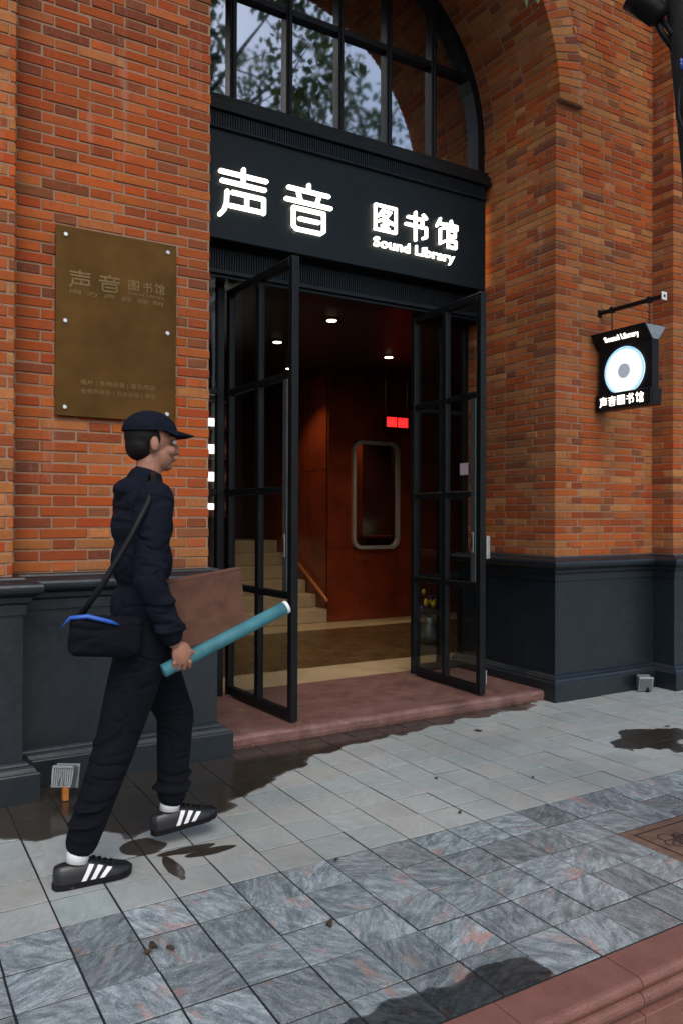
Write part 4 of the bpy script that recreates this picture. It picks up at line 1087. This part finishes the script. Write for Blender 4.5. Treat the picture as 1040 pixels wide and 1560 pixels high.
M['skin'] = simple('skin', (.30, .145, .095), .55, var=.15, scale=40, bump=.1, bscale=300, spec=.3)
M['kraft'] = simple('kraft_board', (.10, .048, .032), .8, var=.3, scale=12, bump=.2, bscale=80, spec=.2)
M['teal'] = simple('teal_paper', (.045, .17, .20), .6, var=.25, scale=14, bump=.1, bscale=60, spec=.3)
def cloth(name, c):
    t = NT(name); q = t.pos()
    t.set(Base_Color=t.mix(t.noise(q, 9, 5, .6), tuple(x*.65 for x in c), tuple(x*1.5 for x in c)), Roughness=.9, Specular_IOR_Level=.12, Sheen_Weight=.0)
    mp = t.n('Mapping'); t.l(q, mp.inputs[0]); mp.inputs['Scale'].default_value = (1, 1, 2.2); mp.inputs['Rotation'].default_value = (.3, .5, 0)
    f1 = t.noise(mp.outputs[0], 3.6, 2, .4, .7); f2 = t.noise(q, 420, 2)
    rdg = t.math('ABSOLUTE', t.math('SUBTRACT', f1, .5))
    t.bump(t.math('ADD', t.math('MULTIPLY', t.ramp(rdg, [(0, 0), (.09, 1)], 'EASE'), 1.0), t.math('MULTIPLY', f2, .05)), .45, .02); return t.m
M['jacket'] = cloth('navy_cloth', (.005, .007, .013)); M['trouser'] = cloth('black_cloth', (.004, .005, .008))
PXc, PYc = .93, 3.12
pe = thing('person', (PXc, PYc, 0), 'person in dark clothes and cap striding past the plaque wall', 'person')
YR, YL = PYc-.095, PYc+.095
hipR, kneeR, ankR = Vector((.915, YR, .90)), Vector((.80, YR+.005, .50)), Vector((.665, 3.035, .12))
hipL, kneeL, ankL = Vector((.945, YL, .90)), Vector((1.10, YL, .54)), Vector((1.09, YL+.01, .17))
shR, elR, haR = Vector((.915, PYc-.195, 1.44)), Vector((.885, PYc-.235, 1.14)), Vector((.985, PYc-.225, .90))
shL, elL, haL = Vector((.935, PYc+.195, 1.44)), Vector((.955, PYc+.235, 1.15)), Vector((1.12, PYc+.17, 1.00))
neck, headc = Vector((.945, PYc, 1.52)), Vector((.965, PYc, 1.675))
b = MB()
for a, k, e in ((hipR, kneeR, ankR), (hipL, kneeL, ankL)): limb(b, [a, a.lerp(k, .5), k, k.lerp(e, .35), e], [.075, .066, .05, .05, .034])
for a, k, e in ((shR, elR, haR), (shL, elL, haL)): limb(b, [a, a.lerp(k, .5), k, k.lerp(e, .4), e], [.05, .044, .037, .036, .025])
for c, r in (((.93, PYc, .93), (.10, .15, .10)), ((.93, PYc, 1.10), (.085, .13, .12)), ((.93, PYc, 1.30), (.10, .155, .14)), ((.925, PYc, 1.42), (.08, .17, .07))): b.sphere(c, r, 18, 12)
limb(b, [(.93, PYc, 1.44), neck, (.955, PYc, 1.60)], [.06, .053, .052])
# head: skull, jaw, nose, brow, ears
b.sphere(headc+Vector((-.012, 0, .028)), (.094, .075, .092), 22, 16); b.sphere(headc+Vector((.03, 0, -.045)), (.060, .056, .068), 18, 12)
b.sphere(headc+Vector((.060, 0, -.088)), (.026, .028, .022), 12, 8)
limb(b, [headc+Vector((.083, 0, .012)), headc+Vector((.098, 0, -.018)), headc+Vector((.102, 0, -.030))], [.010, .014, .015])
b.sphere(headc+Vector((.088, 0, -.062)), (.012, .026, .010), 10, 8)
for s_ in (-1, 1):
    b.sphere(headc+Vector((-.012, .076*s_, -.008)), (.018, .008, .030), 10, 8); b.sphere(headc+Vector((.072, .032*s_, .022)), (.016, .026, .010), 10, 8); b.sphere(headc+Vector((.062, .04*s_, -.03)), (.024, .022, .022), 10, 8)
# hands: palm, four fingers, thumb
def hand(w, side):
    """closed grip round a tube that runs forward: fingers pass under it, thumb over"""
    d = Vector((.55, 0, -.83)); c = w+d*.055
    b.sphere(c, (.040, .020, .046), 14, 10)
    for k in range(4):
        base = c+Vector((-.030+.0205*k, side*.004, -.034)); L = (.9, 1.0, .95, .78)[k]
        limb(b, [base, base+Vector((.004, -side*.014, -.026*L)), base+Vector((.006, -side*.042*L, -.036*L)), base+Vector((.008, -side*.062*L, -.014))], [.0088, .0082, .0078, .007], n=8)
    t = c+Vector((.028, side*.002, .008)); limb(b, [t, t+Vector((.026, -side*.016, -.012)), t+Vector((.040, -side*.040, -.026))], [.011, .010, .0085], n=8)
hand(haR, -1); hand(haL, 1)
body = put(union(b, .0036, 2), 'body', 'skin', pe)
for s_ in (-1, 1):
    e = MB().sphere(headc+Vector((.083, .031*s_, .006)), (.010, .013, .010), 12, 8).build('eye', 'eye', pe, True)
    MB().sphere(headc+Vector((.0905, .031*s_, .006)), (.0035, .0055, .0055), 10, 6).build('iris', 'black', e, True)
    MB().sphere(headc+Vector((.090, .033*s_, .026)), (.006, .020, .004), 10, 6).build('eyebrow', 'hair', pe, True)
MB().sphere(headc+Vector((.0965, 0, -.061)), (.007, .022, .006), 12, 8).build('mouth', 'lip', pe, True)
h = MB(); h.sphere(headc+Vector((-.026, 0, .030)), (.086, .079, .080), 20, 14); h.sphere(headc+Vector((-.052, 0, -.012)), (.056, .070, .062), 16, 10); h.sphere(headc+Vector((-.004, -.066, .018)), (.02, .012, .035), 10, 8); h.sphere(headc+Vector((-.004, .066, .018)), (.02, .012, .035), 10, 8)
put(union(h, .006, 3), 'hair', 'hair', pe)
cp = MB(); n = 24
rows = []
for j in range(8):
    ph = R(90*j/7); rows.append([tuple(headc+Vector((-.010+.112*math.sin(ph)*math.cos(2*math.pi*i/n), .093*math.sin(ph)*math.sin(2*math.pi*i/n), .046+.086*math.cos(ph)))) for i in range(n)])
for j in range(7):
    for i in range(n): cp.add([rows[j][i], rows[j][(i+1) % n], rows[j+1][(i+1) % n], rows[j+1][i]], [(0, 1, 2, 3)])
capo = cp.build('cap', 'jacket', pe, True)
weld(capo)
br = MB(); pr_ = []
for i in range(13):
    a = R(-75+150*i/12); inner = headc+Vector((-.010+.108*math.cos(a), .090*math.sin(a), .048)); outer = headc+Vector((.035+.140*math.cos(a), .090*math.sin(a), .036-.012*abs(math.sin(a)))); pr_.append((inner, outer))
for i in range(12):
    q = [pr_[i][0], pr_[i+1][0], pr_[i+1][1], pr_[i][1]]
    br.add([tuple(v) for v in q]+[tuple(v+Vector((0, 0, .006))) for v in q], [(0, 1, 2, 3), (4, 5, 6, 7), (2, 3, 7, 6), (0, 1, 5, 4), (1, 2, 6, 5), (3, 0, 4, 7)])
br.build('brim', 'jacket', capo, True)
# jacket with hood
j = MB()
for a, k, e in ((shR, elR, haR), (shL, elL, haL)): limb(j, [a, a.lerp(k, .5), k, k.lerp(e, .45), k.lerp(e, .88)], [.078, .068, .062, .056, .046])
for c, r in (((.93, PYc, .90), (.130, .185, .085)), ((.93, PYc, 1.02), (.125, .178, .12)), ((.925, PYc, 1.20), (.118, .175, .14)), ((.925, PYc, 1.34), (.118, .185, .12)), ((.92, PYc, 1.43), (.095, .20, .075)), ((.885, PYc, 1.485), (.075, .105, .05))): j.sphere(c, r, 20, 14)
limb(j, [(.925, PYc, 1.42), (.935, PYc, 1.515)], [.10, .076])
rs_ = random.Random(4)
for k in range(0):
    a = rs_.uniform(0, 6.28); z = rs_.uniform(.88, 1.36); p = Vector((.928+.118*math.cos(a), PYc+.175*math.sin(a), z)); t = Vector((-math.sin(a)*.10, math.cos(a)*.10, rs_.uniform(-.05, .05)))
    limb(j, [p-t*.5, p+Vector((0, 0, .012)), p+t*.5], [.004, .008, .004], n=8)
for (a, k) in ((shR, elR), (elR, haR)):
    for i in range(7):
        p = a.lerp(k, rs_.uniform(.15, .9)); j.sphere(p+Vector((rs_.uniform(-.03, .03), -.03, 0)), (.045, .042, .010), 10, 6)
j.sphere((.93, PYc, .865), (.134, .190, .022), 24, 8)
put(union(j, .009, 4), 'jacket', 'jacket', pe)
tr = MB()
for a, k, e in ((hipR, kneeR, ankR), (hipL, kneeL, ankL)):
    e2 = k.lerp(e, .9); limb(tr, [a, a.lerp(k, .5), k, k.lerp(e2, .45), k.lerp(e2, .8), e2], [.110, .098, .080, .072, .066, .062])
    for i in range(16):
        t = rs_.uniform(.05, .98); p = a.lerp(k, t*2) if t < .5 else k.lerp(e2, t*2-1)
        tr.sphere(p+Vector((rs_.uniform(-.03, .03), rs_.uniform(-.03, .03), 0)), (.070, .066, .010), 10, 6)
tr.sphere((.93, PYc, .92), (.125, .175, .10), 18, 12)
put(union(tr, .009, 4), 'trousers', 'trouser', pe)
# shoes
def shoe(ank, pitch, par, L=.285):
    """heel at -x, toe at +x; ank is the ankle point, the sole lies .12 under it"""
    mt = Matrix.Translation(ank) @ Matrix.Rotation(pitch, 4, 'Y') @ Matrix.Translation((0, 0, -.118))
    st = [(-.097, .012, .066), (-.092, .026, .080), (-.07, .035, .086), (-.03, .039, .088), (.02, .041, .094), (.06, .043, .082), (.10, .047, .063), (.14, .047, .052), (.168, .040, .045), (.184, .026, .039), (.191, .010, .033)]
    up_ = MB(); rows = []
    for x, w, hgt in st:
        row = []
        for k in range(13):
            t = math.pi*k/12; cs = math.cos(t); sn = math.sin(t); pw = .7
            row.append((x, w*math.copysign(abs(cs)**pw, cs), .018+(hgt-.018)*sn**.72))
        rows.append(row)
    for i in range(len(rows)-1):
        for k in range(12): up_.add([rows[i][k], rows[i+1][k], rows[i+1][k+1], rows[i][k+1]], [(0, 1, 2, 3)])
    up_.add(rows[0], [tuple(range(13))]); up_.add(rows[-1], [tuple(range(13))])
    sh = up_.xf(mt).build('shoe', 'shoe', par, True)
    weld(sh)
    so = MB(); ol = []
    for x, w, hgt in st: ol.append((x, -w-.003))
    ol += [(.197, 0)]+[(x, w+.004) for x, w, hgt in reversed(st)]+[(-.102, 0)]
    so.prism(ol, lambda a, c, d: (a, c, d+(.010*max(0, (a-.12)/.08)**2)), 0.0, .020); so.xf(mt).build('sole', 'black', sh)
    for s_ in (-1, 1):
        for k in range(3):
            L_, R_ = [], []
            for i in range(6):
                f = i/5
                for (lst, dx) in ((L_, 0), (R_, .018)):
                    x = -.004+.033*k+dx+.030*f; hh = np.interp(x, [a for a, _, _ in st], [a for _, _, a in st]); w = np.interp(x, [a for a, _, _ in st], [a for _, a, _ in st])
                    z = .021+(hh*.84-.021)*f; sn = ((z-.018)/(hh-.018))**(1/.72); cs = math.sqrt(max(0, 1-sn*sn))**.7
                    lst.append((x, s_*(w*cs+.0022), z+.001))
            sb = MB()
            for i in range(5): sb.add([L_[i], R_[i], R_[i+1], L_[i+1]], [(0, 1, 2, 3)])
            sb.xf(mt).build('stripe', 'white', sh)
    lc = MB()
    for k in range(4): x = .05+.022*k; hh = np.interp(x, [a for a, _, _ in st], [a for _, _, a in st]); lc.tube([(x, -.022, hh-.002), (x+.004, 0, hh+.004), (x, .022, hh-.002)], .004, 6)
    lc.xf(mt).build('lace', 'black', sh, True)
    sk = MB().tube([(-.012, 0, .085), (-.006, 0, .12), (.004, 0, .185)], [.043, .041, .046], 16); sk.xf(mt).build('sock', 'white', par, True)
shoe(Vector((.672, 3.035, .1195)), 0.0, pe); shoe(Vector((1.09, YL+.01, .175)), R(-6), pe)
# messenger bag behind the hip with blue piping
mg = thing('messenger_bag', (.74, PYc-.2, .88), 'black messenger bag with blue trim hanging behind the walking person', 'bag')
bx = MB(); bx.cbox(.60, .86, PYc-.255, PYc-.175, .865, 1.015, .02); bx.xf(Matrix.Translation((.74, 0, .94)) @ Matrix.Rotation(R(6), 4, 'Y') @ Matrix.Translation((-.74, 0, -.94)))
put(union(bx, .008, 5), 'body', 'trouser', mg)
MB().tube([(.575, PYc-.215, .985), (.60, PYc-.235, 1.018), (.655, PYc-.258, 1.022), (.735, PYc-.262, .998), (.765, PYc-.262, .985)], [.003, .007, .009, .008, .003], 8).build('piping', 'blue', mg, True)
MB().tube([(.63, PYc-.20, 1.0), (.71, PYc-.262, 1.14), (.80, PYc-.275, 1.30), (.87, PYc-.262, 1.43), (.905, PYc-.215, 1.508), (.93, PYc-.13, 1.545), (.945, PYc-.04, 1.53)], .012, 8).build('strap', 'black', mg, True)
# brown portfolio and teal tube carried at the side
gp = haR+Vector((.55, 0, -.83))*.055+Vector((.0, .028, -.04))
d = Vector((.925, 0, .38)).normalized()
tt = thing('teal_tube', tuple(gp), 'long teal paper roll held in the hand of the walking person', 'paper roll')
p0, p1 = gp-d*.07, gp+d*.50
MB().tube([p0, p0+d*.002, p1-d*.002, p1], [.024, .027, .027, .024], 20).build('roll', 'teal', tt, True)
MB().tube([p1-d*.012, p1+d*.0015], [.0275, .0275], 20).build('end_band', 'white', tt, True)
bp = thing('brown_portfolio', (1.07, PYc-.19, .85), 'flat brown board portfolio carried against the walking person', 'portfolio')
nrm_ = Vector((0, 1, 0)); upv = Vector((-.12, 0, .99)).normalized(); o0 = gp+d*.005+Vector((-.02, .012, .045)); fwd = Vector((.985, 0, .17)).normalized()
q = [o0, o0+fwd*.31, o0+fwd*.31+upv*.255, o0+upv*.265]
pm = MB(); pm.add([tuple(v) for v in q]+[tuple(v+nrm_*.022) for v in q], [(0, 1, 2, 3), (4, 5, 6, 7), (0, 1, 5, 4), (1, 2, 6, 5), (2, 3, 7, 6), (3, 0, 4, 7)]); pm.build('cover', 'kraft', bp)
ed = MB(); ed.tube([q[3]+nrm_*.011-Vector((0, 0, .002)), q[2]+nrm_*.011-Vector((0, 0, .002))], .0125, 8); ed.build('spine', 'kraft', bp, True)
